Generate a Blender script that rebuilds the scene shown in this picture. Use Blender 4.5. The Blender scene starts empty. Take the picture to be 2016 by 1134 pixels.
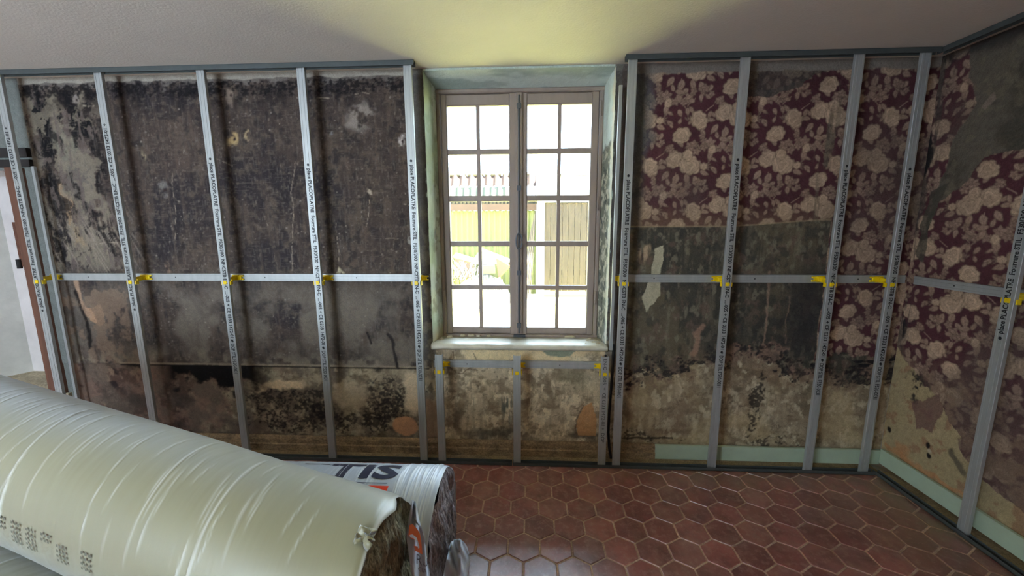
import bpy, bmesh, math, random
import numpy as np
from mathutils import Vector, Matrix
random.seed(7)
S = bpy.context.scene
COL = S.collection

# ------------------------------------------------------------------ camera
F_PX = 765.53; PITCH = .1580; YAW = .0486; ROLL = -.0037
CX, CY, CZ = .0657, -2.2997, 1.5236
_cp, _sp, _cy, _sy = math.cos(PITCH), math.sin(PITCH), math.cos(YAW), math.sin(YAW)
_fw = np.array([-_sy*_cp, _cy*_cp, -_sp]); _rt = np.array([_cy, _sy, 0.]); _up = np.cross(_rt, _fw)
_r2 = _rt*math.cos(ROLL)+_up*math.sin(ROLL); _u2 = -_rt*math.sin(ROLL)+_up*math.cos(ROLL)
CAMP = np.array([CX, CY, CZ])
cam_data = bpy.data.cameras.new('camera'); cam = bpy.data.objects.new('camera', cam_data); COL.objects.link(cam)
cam_data.sensor_width = 36; cam_data.lens = F_PX*36/2016; cam_data.clip_start = .02; cam_data.clip_end = 200
cam.matrix_world = Matrix(((_r2[0], _u2[0], -_fw[0], CX), (_r2[1], _u2[1], -_fw[1], CY), (_r2[2], _u2[2], -_fw[2], CZ), (0, 0, 0, 1)))
S.camera = cam

def at(u, v, ax, val):
    """point of the plane <axis ax> = val that was measured at photo position u, v"""
    d = _fw*F_PX+_r2*(u-1008)-_u2*(v-567)
    return CAMP+d*((val-CAMP[ax])/d[ax])

# ------------------------------------------------------------------ light
EXPOSURE = 0.4
S.view_settings.view_transform = 'Standard'; S.view_settings.look = 'None'
S.view_settings.gamma = 1; S.view_settings.use_curve_mapping = False
S.view_settings.exposure = EXPOSURE
try:
    S.cycles.max_bounces = 8; S.cycles.diffuse_bounces = 5; S.cycles.glossy_bounces = 3
    S.cycles.transmission_bounces = 6; S.cycles.transparent_max_bounces = 10
    S.cycles.use_denoising = True; S.cycles.sample_clamp_indirect = 8; S.cycles.caustics_reflective = False
except Exception: pass

world = bpy.data.worlds.new('sky'); S.world = world; world.use_nodes = True
wn = world.node_tree; bg = wn.nodes['Background']
bg.inputs[0].default_value = (.62, .79, 1, 1); bg.inputs[1].default_value = 13

def lamp(name, kind, loc, rot, energy, color, **kw):
    d = bpy.data.lights.new(name, kind); d.energy = energy; d.color = color
    for k, v in kw.items(): setattr(d, k, v)
    o = bpy.data.objects.new(name, d); COL.objects.link(o); o.location = loc; o.rotation_euler = rot
    return o
lamp('sun', 'SUN', (0, -8, 12), (math.radians(3), math.radians(30), 0), 115, (1, .97, .86), angle=.01)
# fill lamp added in the unseen rear opening, in place of more daylight
lamp('rear_daylight_fill', 'AREA', (-2.55, -3.97, 1.5), (math.radians(90), 0, 0), 14, (1, .96, .9), shape='RECTANGLE', size=1.6, size_y=1.5)
p = lamp('window_portal', 'AREA', (-.01, .52, 1.55), (math.radians(-90), 0, 0), 1, (1, 1, 1), shape='RECTANGLE', size=1.04, size_y=1.66)
p.data.cycles.is_portal = True

# ------------------------------------------------------------------ helpers
def lin(c):
    c = c/255.
    return c/12.92 if c <= .04045 else ((c+.055)/1.055)**2.4
def rgb(r, g, b, k=1.):
    return np.array([lin(r), lin(g), lin(b)])*k
def rgba(r, g, b, k=1.):
    return tuple(min(1, float(x)) for x in rgb(r, g, b, k))+(1.,)

def mat(name, base, rough=.6, metal=0., bump=None, var=None, attr=False, spec=.5, coat=0., stretch=(1, 1, 1), vscale=8., grain=None, trans=0.):
    """procedural material: base colour (or colour attribute) times noise variation, noise bump"""
    m = bpy.data.materials.new(name); m.use_nodes = True
    nt = m.node_tree; N = nt.nodes; L = nt.links; B = N['Principled BSDF']
    B.inputs['Roughness'].default_value = rough; B.inputs['Metallic'].default_value = metal
    B.inputs['Specular IOR Level'].default_value = spec
    if coat: B.inputs['Coat Weight'].default_value = coat; B.inputs['Coat Roughness'].default_value = .2
    if trans: B.inputs['Transmission Weight'].default_value = trans
    tc = N.new('ShaderNodeTexCoord'); mp = N.new('ShaderNodeMapping'); mp.inputs['Scale'].default_value = stretch
    L.new(tc.outputs['Object'], mp.inputs['Vector'])
    if attr:
        a = N.new('ShaderNodeAttribute'); a.attribute_name = 'Col'; src = a.outputs['Color']
    else:
        a = N.new('ShaderNodeRGB'); a.outputs[0].default_value = base; src = a.outputs[0]
    if var:
        n = N.new('ShaderNodeTexNoise'); n.inputs['Scale'].default_value = vscale; n.inputs['Detail'].default_value = 6
        n.inputs['Roughness'].default_value = .65; L.new(mp.outputs[0], n.inputs['Vector'])
        r = N.new('ShaderNodeMapRange'); r.inputs['From Min'].default_value = .3; r.inputs['From Max'].default_value = .7
        r.inputs['To Min'].default_value = 1-var; r.inputs['To Max'].default_value = 1+var
        L.new(n.outputs[0], r.inputs['Value'])
        mx = N.new('ShaderNodeMix'); mx.data_type = 'RGBA'; mx.blend_type = 'MULTIPLY'; mx.inputs[0].default_value = 1
        L.new(src, mx.inputs[6]); L.new(r.outputs[0], mx.inputs[7]); src = mx.outputs[2]
    if grain:
        g = N.new('ShaderNodeTexNoise'); g.inputs['Scale'].default_value = grain[1]; g.inputs['Detail'].default_value = 3
        L.new(mp.outputs[0], g.inputs['Vector'])
        r = N.new('ShaderNodeMapRange'); r.inputs['From Min'].default_value = .3; r.inputs['From Max'].default_value = .7
        r.inputs['To Min'].default_value = 1-grain[0]; r.inputs['To Max'].default_value = 1+grain[0]
        L.new(g.outputs[0], r.inputs['Value'])
        mx = N.new('ShaderNodeMix'); mx.data_type = 'RGBA'; mx.blend_type = 'MULTIPLY'; mx.inputs[0].default_value = 1
        L.new(src, mx.inputs[6]); L.new(r.outputs[0], mx.inputs[7]); src = mx.outputs[2]
    L.new(src, B.inputs['Base Color'])
    if bump:
        n = N.new('ShaderNodeTexNoise'); n.inputs['Scale'].default_value = bump[1]; n.inputs['Detail'].default_value = 5
        L.new(mp.outputs[0], n.inputs['Vector'])
        b = N.new('ShaderNodeBump'); b.inputs['Strength'].default_value = bump[0]; b.inputs['Distance'].default_value = bump[2] if len(bump) > 2 else .01
        L.new(n.outputs[0], b.inputs['Height']); L.new(b.outputs[0], B.inputs['Normal'])
    return m

class MB:
    def __init__(s): s.v = []; s.f = []
    def add(s, vs, fs):
        o = len(s.v); s.v += [tuple(map(float, q)) for q in vs]; s.f += [tuple(o+i for i in f) for f in fs]
    def box(s, x0, x1, y0, y1, z0, z1):
        v = [(x, y, z) for x in (x0, x1) for y in (y0, y1) for z in (z0, z1)]
        s.add(v, [(0, 1, 3, 2), (4, 6, 7, 5), (0, 4, 5, 1), (2, 3, 7, 6), (0, 2, 6, 4), (1, 5, 7, 3)]); return s
    def obox(s, c, ux, uy, uz, dx, dy, dz):
        c, ux, uy, uz = map(Vector, (c, ux, uy, uz))
        v = [c+ux*a*dx/2+uy*b*dy/2+uz*d*dz/2 for a in (-1, 1) for b in (-1, 1) for d in (-1, 1)]
        s.add(v, [(0, 1, 3, 2), (4, 6, 7, 5), (0, 4, 5, 1), (2, 3, 7, 6), (0, 2, 6, 4), (1, 5, 7, 3)]); return s
    def ext(s, prof, fn, l0, l1, closed=True, caps=True):
        """extrude 2D profile; fn(a, b, l) -> point"""
        n = len(prof)
        v = [fn(a, b, l0) for a, b in prof]+[fn(a, b, l1) for a, b in prof]
        f = [(i, (i+1) % n, n+(i+1) % n, n+i) for i in range(n if closed else n-1)]
        if caps and closed: f += [tuple(range(n))[::-1], tuple(range(n, 2*n))]
        s.add(v, f); return s
    def tube(s, pts, r, seg=8):
        pts = [Vector(q) for q in pts]; rs = r if isinstance(r, (list, tuple)) else [r]*len(pts)
        vs = []; fs = []
        for i, q in enumerate(pts):
            t = (pts[min(i+1, len(pts)-1)]-pts[max(i-1, 0)]).normalized()
            a = t.orthogonal().normalized() if i == 0 else (a-t*a.dot(t)).normalized()
            b = t.cross(a)
            for k in range(seg):
                w = 2*math.pi*k/seg; vs.append(q+(a*math.cos(w)+b*math.sin(w))*rs[i])
        for i in range(len(pts)-1):
            for k in range(seg):
                fs.append((i*seg+k, i*seg+(k+1) % seg, (i+1)*seg+(k+1) % seg, (i+1)*seg+k))
        fs += [tuple(range(seg))[::-1], tuple((len(pts)-1)*seg+k for k in range(seg))]
        s.add(vs, fs); return s
    def cyl(s, p0, p1, r, seg=16): return s.tube([p0, p1], r, seg)
    def build(s, name, m, parent=None, smooth=False, bevel=0., label=None, loc=None):
        me = bpy.data.meshes.new(name)
        v = s.v
        if loc is not None: v = [(a-loc[0], b-loc[1], c-loc[2]) for a, b, c in v]
        me.from_pydata(v, [], s.f); me.materials.append(m)
        bm = bmesh.new(); bm.from_mesh(me); bmesh.ops.recalc_face_normals(bm, faces=bm.faces)
        bm.to_mesh(me); bm.free(); me.update()
        if smooth: me.polygons.foreach_set('use_smooth', [True]*len(me.polygons))
        o = bpy.data.objects.new(name, me); COL.objects.link(o)
        if loc is not None: o.location = loc
        if parent: o.parent = parent
        if bevel:
            b = o.modifiers.new('bevel', 'BEVEL'); b.width = bevel; b.segments = 2; b.limit_method = 'ANGLE'; b.angle_limit = .6
        if label: o['label'] = label
        return o

def tag(o, label, cat, group=None, kind=None):
    o['label'] = label; o['category'] = cat
    if group: o['group'] = group
    if kind: o['kind'] = kind
    return o
def empty(name, loc, rz=0.):
    o = bpy.data.objects.new(name, None); COL.objects.link(o); o.location = loc; o.rotation_euler = (0, 0, rz); o.empty_display_size = .05
    return o
def struct(o, label=None):
    o['kind'] = 'structure'
    if label: o['label'] = label
    return o

def grid(name, P, C, m, keep=None, smooth=True, parent=None):
    """n x m grid of points P with linear albedo C as colour attribute"""
    n, k = P.shape[:2]
    idx = np.arange(n*k).reshape(n, k)
    F = np.stack([idx[:-1, :-1], idx[1:, :-1], idx[1:, 1:], idx[:-1, 1:]], -1).reshape(-1, 4)
    if keep is not None: F = F[keep.reshape(-1)]
    me = bpy.data.meshes.new(name)
    me.vertices.add(n*k); me.vertices.foreach_set('co', P.reshape(-1).astype(np.float32))
    me.loops.add(len(F)*4); me.loops.foreach_set('vertex_index', F.reshape(-1).astype(np.int32))
    me.polygons.add(len(F)); me.polygons.foreach_set('loop_start', np.arange(0, len(F)*4, 4, dtype=np.int32))
    try: me.polygons.foreach_set('loop_total', np.full(len(F), 4, dtype=np.int32))
    except Exception: pass
    me.update(calc_edges=True)
    if smooth: me.polygons.foreach_set('use_smooth', np.ones(len(F), dtype=bool))
    if C is not None:
        a = me.color_attributes.new('Col', 'FLOAT_COLOR', 'POINT')
        cc = np.ones((n*k, 4), np.float32); cc[:, :3] = np.clip(C.reshape(-1, 3), 0., .95)
        a.data.foreach_set('color', cc.reshape(-1))
    me.materials.append(m)
    o = bpy.data.objects.new(name, me); COL.objects.link(o)
    if parent: o.parent = parent
    return o

# ------------------------------------------------------------------ painting stains and wallpaper as albedo
def vnoise(X, Z, sx, sz, seed):
    r = np.random.RandomState(seed).rand(257, 257).astype(np.float32)
    if X.ndim == 2 and X.size > 90000 and X[0, 0] == X[0, -1] and X[-1, 0] == X[-1, -1] and Z[0, 0] == Z[-1, 0] and Z[0, -1] == Z[-1, -1]:
        x = X[:, 0]/sx+seed*1.37; z = Z[0, :]/sz+seed*2.11           # regular grid: interpolate axis by axis
        xi = np.floor(x).astype(int); zi = np.floor(z).astype(int); fx = (x-xi).astype(np.float32)[:, None]; fz = (z-zi).astype(np.float32)[None, :]
        fx = fx*fx*(3-2*fx); fz = fz*fz*(3-2*fz)
        row = r[xi % 256]*(1-fx)+r[(xi+1) % 256]*fx
        return row[:, zi % 256]*(1-fz)+row[:, (zi+1) % 256]*fz
    x = X/sx+seed*1.37; z = Z/sz+seed*2.11
    xi = np.floor(x).astype(int); zi = np.floor(z).astype(int); fx = x-xi; fz = z-zi
    fx = fx*fx*(3-2*fx); fz = fz*fz*(3-2*fz)
    a = r[xi % 256, zi % 256]; b = r[(xi+1) % 256, zi % 256]; c = r[xi % 256, (zi+1) % 256]; d = r[(xi+1) % 256, (zi+1) % 256]
    return (a*(1-fx)+b*fx)*(1-fz)+(c*(1-fx)+d*fx)*fz
def fbm(X, Z, sx, sz, seed, o=5, g=.55):
    t = 0.; a = 1.; n = 0.
    for i in range(o):
        t = t+a*vnoise(X, Z, sx/2**i, sz/2**i, seed+i*13); n += a; a *= g
    return t/n
def ss(a, b, x):
    t = np.clip((x-a)/(b-a), 0, 1); return t*t*(3-2*t)
def inpoly(X, Z, pts):
    ins = np.zeros(X.shape, bool); n = len(pts)
    for i in range(n):
        x0, z0 = pts[i]; x1, z1 = pts[(i+1) % n]
        if z0 == z1: continue
        c = ((z0 > Z) != (z1 > Z)) & (X < (x1-x0)*(Z-z0)/(z1-z0)+x0)
        ins ^= c
    return ins.astype(float)
def segd(X, Z, pts):
    d = np.full(X.shape, 9.)
    for (x0, z0), (x1, z1) in zip(pts[:-1], pts[1:]):
        dx, dz = x1-x0, z1-z0; t = np.clip(((X-x0)*dx+(Z-z0)*dz)/(dx*dx+dz*dz+1e-9), 0, 1)
        d = np.minimum(d, np.hypot(X-x0-t*dx, Z-z0-t*dz))
    return d
def mix(C, col, m):
    m = m[..., None]; return C*(1-m)+col*m

class Canvas:
    def __init__(s, x0, x1, z0, z1, st=.003, sd=0):
        s.x = np.arange(x0, x1+st, st); s.z = np.arange(z0, z1+st, st); s.st = st; s.x0 = x0; s.z0 = z0
        s.X, s.Z = np.meshgrid(s.x, s.z, indexing='ij')
        s.wx = (fbm(s.X, s.Z, .09, .09, 31+sd, 5)-.5)*.09; s.wz = (fbm(s.X, s.Z, .09, .09, 57+sd, 5)-.5)*.09
        s.C = np.zeros(s.X.shape+(3,)); s.H = np.zeros(s.X.shape)
    def win(s, x0, x1, z0, z1):
        i0, i1 = [min(max(0, int((q-s.x0)/s.st)), len(s.x)) for q in (x0, x1)]; j0, j1 = [min(max(0, int((q-s.z0)/s.st)), len(s.z)) for q in (z0, z1)]
        return slice(i0, i1), slice(j0, j1)
    def poly(s, pts, warp=1.):
        xs_ = [q[0] for q in pts]; zs_ = [q[1] for q in pts]; m_ = .05*warp+.01
        w = s.win(min(xs_)-m_, max(xs_)+m_, min(zs_)-m_, max(zs_)+m_); M_ = np.zeros(s.X.shape)
        M_[w] = inpoly(s.X[w]+s.wx[w]*warp, s.Z[w]+s.wz[w]*warp, pts); return M_
    def blob(s, x, z, rx, rz, soft=.3, warp=1.):
        m_ = .05*warp+.01; w = s.win(x-rx*(1+soft)-m_, x+rx*(1+soft)+m_, z-rz*(1+soft)-m_, z+rz*(1+soft)+m_); M_ = np.zeros(s.X.shape)
        M_[w] = 1-ss(1-soft, 1+soft, np.hypot((s.X[w]+s.wx[w]*warp-x)/rx, (s.Z[w]+s.wz[w]*warp-z)/rz)); return M_
    def blob_full(s, x, z, rx, rz, soft=.3, warp=1.):
        d = np.hypot((s.X+s.wx*warp-x)/rx, (s.Z+s.wz*warp-z)/rz); return 1-ss(1-soft, 1+soft, d)
    def line(s, pts, w, warp=.25):
        xs_ = [q[0] for q in pts]; zs_ = [q[1] for q in pts]; m_ = .05*warp+w*1.2+.01
        k = s.win(min(xs_)-m_, max(xs_)+m_, min(zs_)-m_, max(zs_)+m_); M_ = np.zeros(s.X.shape)
        M_[k] = 1-ss(w*.4, w*1.1, segd(s.X[k]+s.wx[k]*warp, s.Z[k]+s.wz[k]*warp, pts)); return M_
    def put(s, col, m):
        nz = np.flatnonzero(np.any(m > 0, 1))
        if len(nz) == 0: return
        k = slice(nz[0], nz[-1]+1); s.C[k] = mix(s.C[k], col, m[k])
    def mul(s, k, m): s.C = s.C*(1-m[..., None]*(1-k))
    def sample(s, A, X, Z):
        i = np.clip((X-s.x0)/s.st, 0, len(s.x)-1.001); j = np.clip((Z-s.z0)/s.st, 0, len(s.z)-1.001)
        i0 = i.astype(int); j0 = j.astype(int); fi = i-i0; fj = j-j0
        if A.ndim == 3: fi = fi[..., None]; fj = fj[..., None]
        return (A[i0, j0]*(1-fi)+A[i0+1, j0]*fi)*(1-fj)+(A[i0, j0+1]*(1-fi)+A[i0+1, j0+1]*fi)*fj

K = 1.75   # albedo gain of the old wall colours
W = lambda r, g, b: rgb(r, g, b, K)

def wallpaper(cv, ox, oz, mask):
    """burgundy paper with dusty pink roses, painted motif by motif"""
    X = cv.X+(fbm(cv.X, cv.Z, .02, .02, 501, 3)-.5)*.007; Z = cv.Z+(fbm(cv.X, cv.Z, .02, .02, 502, 3)-.5)*.007; st = cv.st
    bgc = W(66, 33, 40); C = np.zeros_like(cv.C)+bgc
    C *= (.85+.3*fbm(X, Z, .25, .25, 5, 4))[..., None]
    ROSE = W(156, 134, 112); ROSE2 = W(136, 112, 98); LEAF = W(138, 115, 99)
    u = .00106
    def window(x, z, r):
        i0 = max(0, int((x-r-cv.x0)/st)); i1 = min(len(cv.x), int((x+r-cv.x0)/st)+2)
        j0 = max(0, int((z-r-cv.z0)/st)); j1 = min(len(cv.z), int((z+r-cv.z0)/st)+2)
        return (slice(i0, i1), slice(j0, j1)) if i1 > i0 and j1 > j0 else None
    def stamp(w, m, col): C[w] = mix(C[w], col, m)
    def rose(x, z, r, seed, sq=1.):
        w = window(x, z, r*1.3)
        if w is None: return
        dx = X[w]-x; dz = (Z[w]-z)/sq; d = np.hypot(dx, dz); a = np.arctan2(dz, dx)
        k = 6+seed % 3; rr = r*(.98+.16*np.abs(np.sin(a*k/2+seed))-.1*np.cos(a*2+seed))
        m = 1-ss(rr-.004, rr+.003, d)
        sp = np.sin(d/r*9+a*1.0+np.sin(a*3+seed)*1.2+seed)           # whorled petals
        tone = np.clip(1.04+.1*sp-.48*ss(.34, .1, np.abs(sp))-.42*ss(rr-.008, rr-.001, d)-.15*ss(.3, 0, d/r), .4, 1.2)
        C[w] = C[w]*(1-m[..., None])+(ROSE*tone[..., None])*m[..., None]
    def leaf(x, z, ang, L, wd, col=LEAF):
        w = window(x, z, L*1.15)
        if w is None: return
        ca, sa = math.cos(ang), math.sin(ang); dx = X[w]-x; dz = Z[w]-z
        t = (dx*ca+dz*sa)/L; n = -dx*sa+dz*ca
        prof = wd*np.sin(np.pi*np.clip(t, 0, 1)**.75)
        m = (1-ss(-.002, .003, np.abs(n)-prof))*(t > 0)*(t < 1)
        tone = (1-.2*(np.abs(n) < .002))*(1-.55*ss(prof-.005, prof-.001, np.abs(n)))*(1.08-.2*t)*(1-.12*(np.abs(np.sin((t*L+np.abs(n))*420)) < .3))
        C[w] = C[w]*(1-m[..., None])+(col*tone[..., None])*m[..., None]
    def small(x, z, r, seed, n=5):
        for k in range(n): leaf(x, z, seed+2*math.pi*k/n, r, r*.34, ROSE2*(.9+.2*((k*7) % 3)/2))
    def twig(x0, z0, x1, z1):
        w = window((x0+x1)/2, (z0+z1)/2, math.hypot(x1-x0, z1-z0)/2+.01)
        if w is None: return
        stamp(w, 1-ss(.001, .004, segd(X[w], Z[w], [(x0, z0), (x1, z1)])), ROSE2*.85)
    xa, xb, za, zb = cv.x[0]-.4, cv.x[-1]+.4, cv.z[0]-.4, cv.z[-1]+.4
    for i in range(int((xa-ox)/.265)-2, int((xb-ox)/.265)+3):
        for j in range(int((za-oz)/.26)-3, int((zb-oz)/.26)+4):
            if (i+j) % 2: continue
            bx = ox+i*.265; bz = oz+j*.26
            P = lambda a, b: (bx+a*u, bz-b*u)
            for (a, b, ang, L, wd) in ((-60, 190, -2.2, 62, 17), (-10, 205, -1.9, 66, 19), (35, 205, -1.3, 60, 17), (80, 215, -1.2, 78, 19),
                                       (110, 190, -.4, 55, 15), (-75, 170, 3.0, 66, 13), (-70, 150, 2.6, 50, 11), (20, 250, -2.4, 50, 14),
                                       (-40, 280, -.9, 66, 16), (-50, 262, -.2, 60, 14), (-90, 330, -1.7, 52, 15), (10, 60, 2.2, 54, 13), (-40, 45, -2.5, 60, 13),
                                       (60, 40, -.6, 58, 13), (100, 60, .5, 52, 12), (-110, 60, 2.4, 44, 10), (-195, 130, 2.2, 44, 12), (-120, 195, -2.6, 52, 13),
                                       (150, 235, -2.4, 54, 14), (160, 90, .3, 42, 11), (-25, 80, -2.8, 44, 12), (150, 140, .9, 40, 9), (165, 120, -.5, 40, 9), (195, 20, 1.9, 44, 12), (215, 45, .4, 40, 11), (-210, 40, -2.6, 42, 12), (-190, 70, 3.0, 40, 12), (-230, 100, -1.4, 46, 12), (225, 110, -1.1, 44, 13), (200, 190, 2.6, 46, 13), (-150, 215, -1.0, 48, 13), (-20, -60, 1.2, 34, 10), (30, -58, .7, 34, 9), (-50, -40, 2.2, 34, 9), (105, 130, -1.6, 40, 10), (-100, 120, -1.9, 44, 12), (70, 250, -.2, 46, 12), (90, 275, -1.5, 46, 13)):
                x, z = P(a, b); leaf(x, z, ang, L*u*1.04, wd*u*.98)
            for (x0, y0, x1, y1) in ((-20, 200, -30, 300), (-30, 300, 20, 360), (-60, 300, -90, 380), (20, 340, 60, 300), (70, 60, 40, 120), (-130, 120, -90, 90)):
                a, b = P(x0, y0); c, d = P(x1, y1); twig(a, b, c, d)
            for k in range(5):
                x, z = P(10+k*14, 385+abs(k-2)*6); leaf(x, z, -1.1-.35*k+.4, 32*u, 4.5*u, ROSE2)
            small(*P(-95, 285), 34*u, .3); small(*P(-125, 310), 24*u, 1.1); small(*P(25, 300), 36*u, .8); small(*P(50, 60), 33*u, .2, 6)
            small(*P(85, 85), 27*u, 1.4); small(*P(-60, 70), 27*u, .1); small(*P(-105, 35), 22*u, .9); small(*P(120, 30), 22*u, 2)
            small(*P(-140, 250), 22*u, .5); small(*P(205, 70), 26*u, .2); small(*P(-200, 20), 25*u, 1.2); small(*P(110, 250), 28*u, .4); small(*P(0, 320), 24*u, .9); small(*P(-180, 290), 26*u, .3)
            rose(*P(0, 0), 47*u, 1, .82); rose(*P(-32, 128), 41*u, 2, 1.08); rose(*P(52, 158), 52*u, 4); rose(*P(38, 105), 30*u, 6, .9)
            rose(*P(-162, 165), 44*u, 5, 1.02); rose(*P(130, 165), 20*u, 3); rose(*P(-82, 320), 22*u, 7)
            for k in range(4): x, z = P(146, 150+k*8); leaf(x, z, .7-.45*k, 26*u, 4*u, ROSE2)
    C *= (.8+.4*fbm(X, Z, .12, .12, 77, 4))[..., None]
    C = mix(C, W(78, 68, 62), .12+.5*ss(.5, .8, fbm(X, Z, .4, .5, 78, 5)))
    cv.C = cv.C*(1-mask[..., None])+C*mask[..., None]

def speck(m, sd, k=1.):
    """break a soft stain up into speckled growth"""
    n = fbm(X, Z, .014, .012, sd, 3)-.5; n2 = fbm(X, Z, .05, .05, sd+40, 4)-.5
    return ss(.33, .68, np.clip(m, 0, 1)*.72+(n*2.0+n2*.9)*k*(m > .02))*np.clip(m*3, 0, 1)*.85
def plaster_low(cv, sd):
    X, Z = cv.X, cv.Z
    a = fbm(X, Z, .3, .22, sd, 6); b = fbm(X, Z, .05, .05, sd+3, 4); c = fbm(X, Z, .14, .2, sd+9, 5)
    d = fbm(X, Z, .02, .02, sd+14, 4); e = fbm(X, Z, .016, .16, sd+17, 4)
    C = W(140, 127, 104)*np.ones(X.shape+(1,))
    C = mix(C, W(112, 99, 80), ss(.4, .7, a)*.8); C = mix(C, W(158, 146, 120), ss(.5, .75, c)*.7)
    C = mix(C, W(92, 82, 68), ss(.55, .72, b)*.6); C = mix(C, W(166, 152, 124), ss(.58, .7, d)*.5)
    C = mix(C, W(98, 89, 73), ss(.5, .68, e)*.38); C = mix(C, W(66, 58, 50), ss(.64, .76, d)*.7); C = mix(C, W(84, 72, 56), ss(.5, .64, fbm(X, Z, .07, .05, sd+23, 6))*.6); C = mix(C, W(172, 162, 136), ss(.56, .66, fbm(X, Z, .035, .05, sd+29, 6))*.6)
    C = mix(C, W(70, 60, 48), (1-ss(.0, .012, np.abs(fbm(X, Z, .16, .16, sd+31, 4)-.5)))*.5)
    return C
# ---- front wall canvas
fc = Canvas(-3.4, 2.34, 0, 2.44)
X, Z = fc.X, fc.Z
def paint_front():
    f1 = fbm(X, Z, .35, .35, 1, 6); f2 = fbm(X, Z, .06, .07, 2, 5); f3 = fbm(X, Z, .03, .35, 3, 5); f4 = fbm(X, Z, .012, .02, 4, 3)
    dark = W(58, 49, 44)*np.ones(X.shape+(1,))
    dark = mix(dark, W(40, 35, 36), ss(.48, .66, f1)); dark = mix(dark, W(78, 68, 58), ss(.56, .75, f2)*.55)
    dark = mix(dark, W(82, 70, 60), ss(.55, .72, f3)*.35); dark = mix(dark, W(112, 104, 92), ss(.72, .86, f4)*.6); dark = mix(dark, W(32, 29, 30), ss(.56, .7, fbm(X, Z, .04, .05, 401, 5))*.6); dark = mix(dark, W(78, 70, 61), ss(.62, .72, fbm(X, Z, .025, .03, 402, 4))*.5)
    fc.C = dark
    # duller, paler paper layer below the rail on the left half
    low = ss(1.3, 1.0, Z)*(X < -.58)
    fc.put(W(92, 84, 74), low*ss(.40, .62, fbm(X, Z, .22, .3, 8, 5))*.85)
    fc.put(W(58, 53, 49), low*ss(.5, .7, fbm(X, Z, .16, .2, 88, 5))*.6)
    fc.put(W(112, 103, 88), low*ss(.8, .62, Z)*ss(.4, .6, f1)*.6)
    # peeling left end: ochre and grey patches, ragged vertical strips
    pe = ss(-2.62, -2.78, X+fc.wx*2)*ss(1.25, 1.5, Z)
    fc.put(W(92, 84, 74), pe*ss(.46, .54, fbm(X, Z, .07, .22, 9, 5))*.9)
    fc.put(W(20, 18, 20), pe*ss(.56, .62, fbm(X, Z, .05, .16, 10, 5)))
    fc.put(W(118, 98, 76), fc.blob(-2.93, 1.66, .03, .17, .2, 1.4)); fc.put(W(112, 98, 78), fc.blob(-2.9, 1.5, .045, .12, .3, 1.2))
    fc.put(W(96, 92, 80), fc.blob(-2.87, 2.02, .075, .12, .25, 1.5)); fc.put(W(88, 82, 74), fc.blob(-2.8, 1.82, .1, .16, .35, 1.6)*.8)
    fc.put(W(12, 11, 13), fc.blob(-2.99, 2.2, .05, .3, .3, 1.4)); fc.put(W(10, 10, 12), fc.blob(-2.74, 2.17, .07, .08, .3, 1.4))
    fc.put(W(16, 14, 14), fc.blob(-2.99, 1.8, .028, .1, .3)); fc.put(W(22, 20, 20), fc.blob(-2.66, 1.98, .035, .22, .4, 1.5)*.8)
    strips = ss(.6, .68, fbm(X, Z, .018, .3, 11, 4))*ss(-2.5, -2.66, X)*ss(1.2, 1.3, Z)*ss(1.75, 1.6, Z)
    fc.put(W(112, 102, 88), strips*.8)
    ch = fbm(X+fc.wx*2, Z+fc.wz, .05, .11, 330, 6); pz = ss(-2.5, -2.7, X+fc.wx*3)*ss(1.2, 1.3, Z)
    fc.put(W(104, 96, 82), pz*ss(.53, .57, ch)*.7); fc.put(W(14, 12, 13), pz*ss(.44, .41, ch)*.85); fc.put(W(84, 74, 68), pz*ss(.6, .64, fbm(X, Z, .03, .09, 331, 5))*.7)
    sc = ss(.66, .72, fbm(X+.5*Z, Z, .01, .14, 332, 3))*ss(-2.35, -2.6, X)*ss(1.2, 1.25, Z)*ss(1.7, 1.5, Z); fc.put(W(116, 106, 94), sc*.7)
    hs = ss(.7, .78, fbm(X, Z, .004, .05, 333, 2))*(X < -.6)*(Z > .62); fc.put(W(84, 78, 72), hs*.45); hs = ss(.72, .8, fbm(X, Z, .05, .004, 334, 2))*(X < -.6)*(Z > .62); fc.put(W(86, 78, 70), hs*.4)
    fc.put(W(140, 112, 88), fc.poly([(-2.92, .98), (-2.82, 1.0), (-2.8, .9), (-2.84, .86), (-2.9, .9)], .6))
    fc.put(W(132, 108, 88), fc.line([(-2.97, 1.2), (-2.95, 1.05), (-2.9, .93)], .02, .6))
    fc.put(W(26, 22, 20), fc.line([(-2.98, 1.1), (-2.93, .93), (-2.93, .7)], .018, .6))
    fc.put(W(100, 84, 70), ss(.52, .6, fbm(X, Z, .09, .12, 12, 5))*ss(-2.4, -2.7, X)*ss(1.2, 1.1, Z)*.8)
    # top ragged edge under the ceiling
    e = 2.37+(fbm(X, Z, .06, .04, 14, 5)-.5)*.12
    fc.put(W(92, 86, 80), ss(-.004, .004, Z-e)*(X < .6)*.85*ss(.35, .55, f2)); fc.put(W(138, 132, 120), ss(2.398, 2.403, Z+fc.wz*.3)*.8); fc.put(W(14, 12, 14), speck(ss(2.28, 2.34, Z)*ss(2.4, 2.38, Z)*(X < .6)*.75, 320))
    fc.put(W(14, 12, 15), .6*ss(.5, .62, fbm(X, Z, .07, .05, 15, 5))*ss(2.2, 2.3, Z)*ss(2.37, 2.34, Z)*(X < .6))
    # lower band with mould
    base = plaster_low(fc, 21); brown = W(74, 58, 50)*np.ones(X.shape+(1,))
    brown = mix(brown, W(110, 92, 78), ss(.5, .66, fbm(X, Z, .05, .07, 23, 5))); brown = mix(brown, W(36, 28, 28), ss(.52, .66, fbm(X, Z, .1, .1, 24, 5)))
    wl = ss(-1.9, -2.4, X)[..., None]
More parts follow.
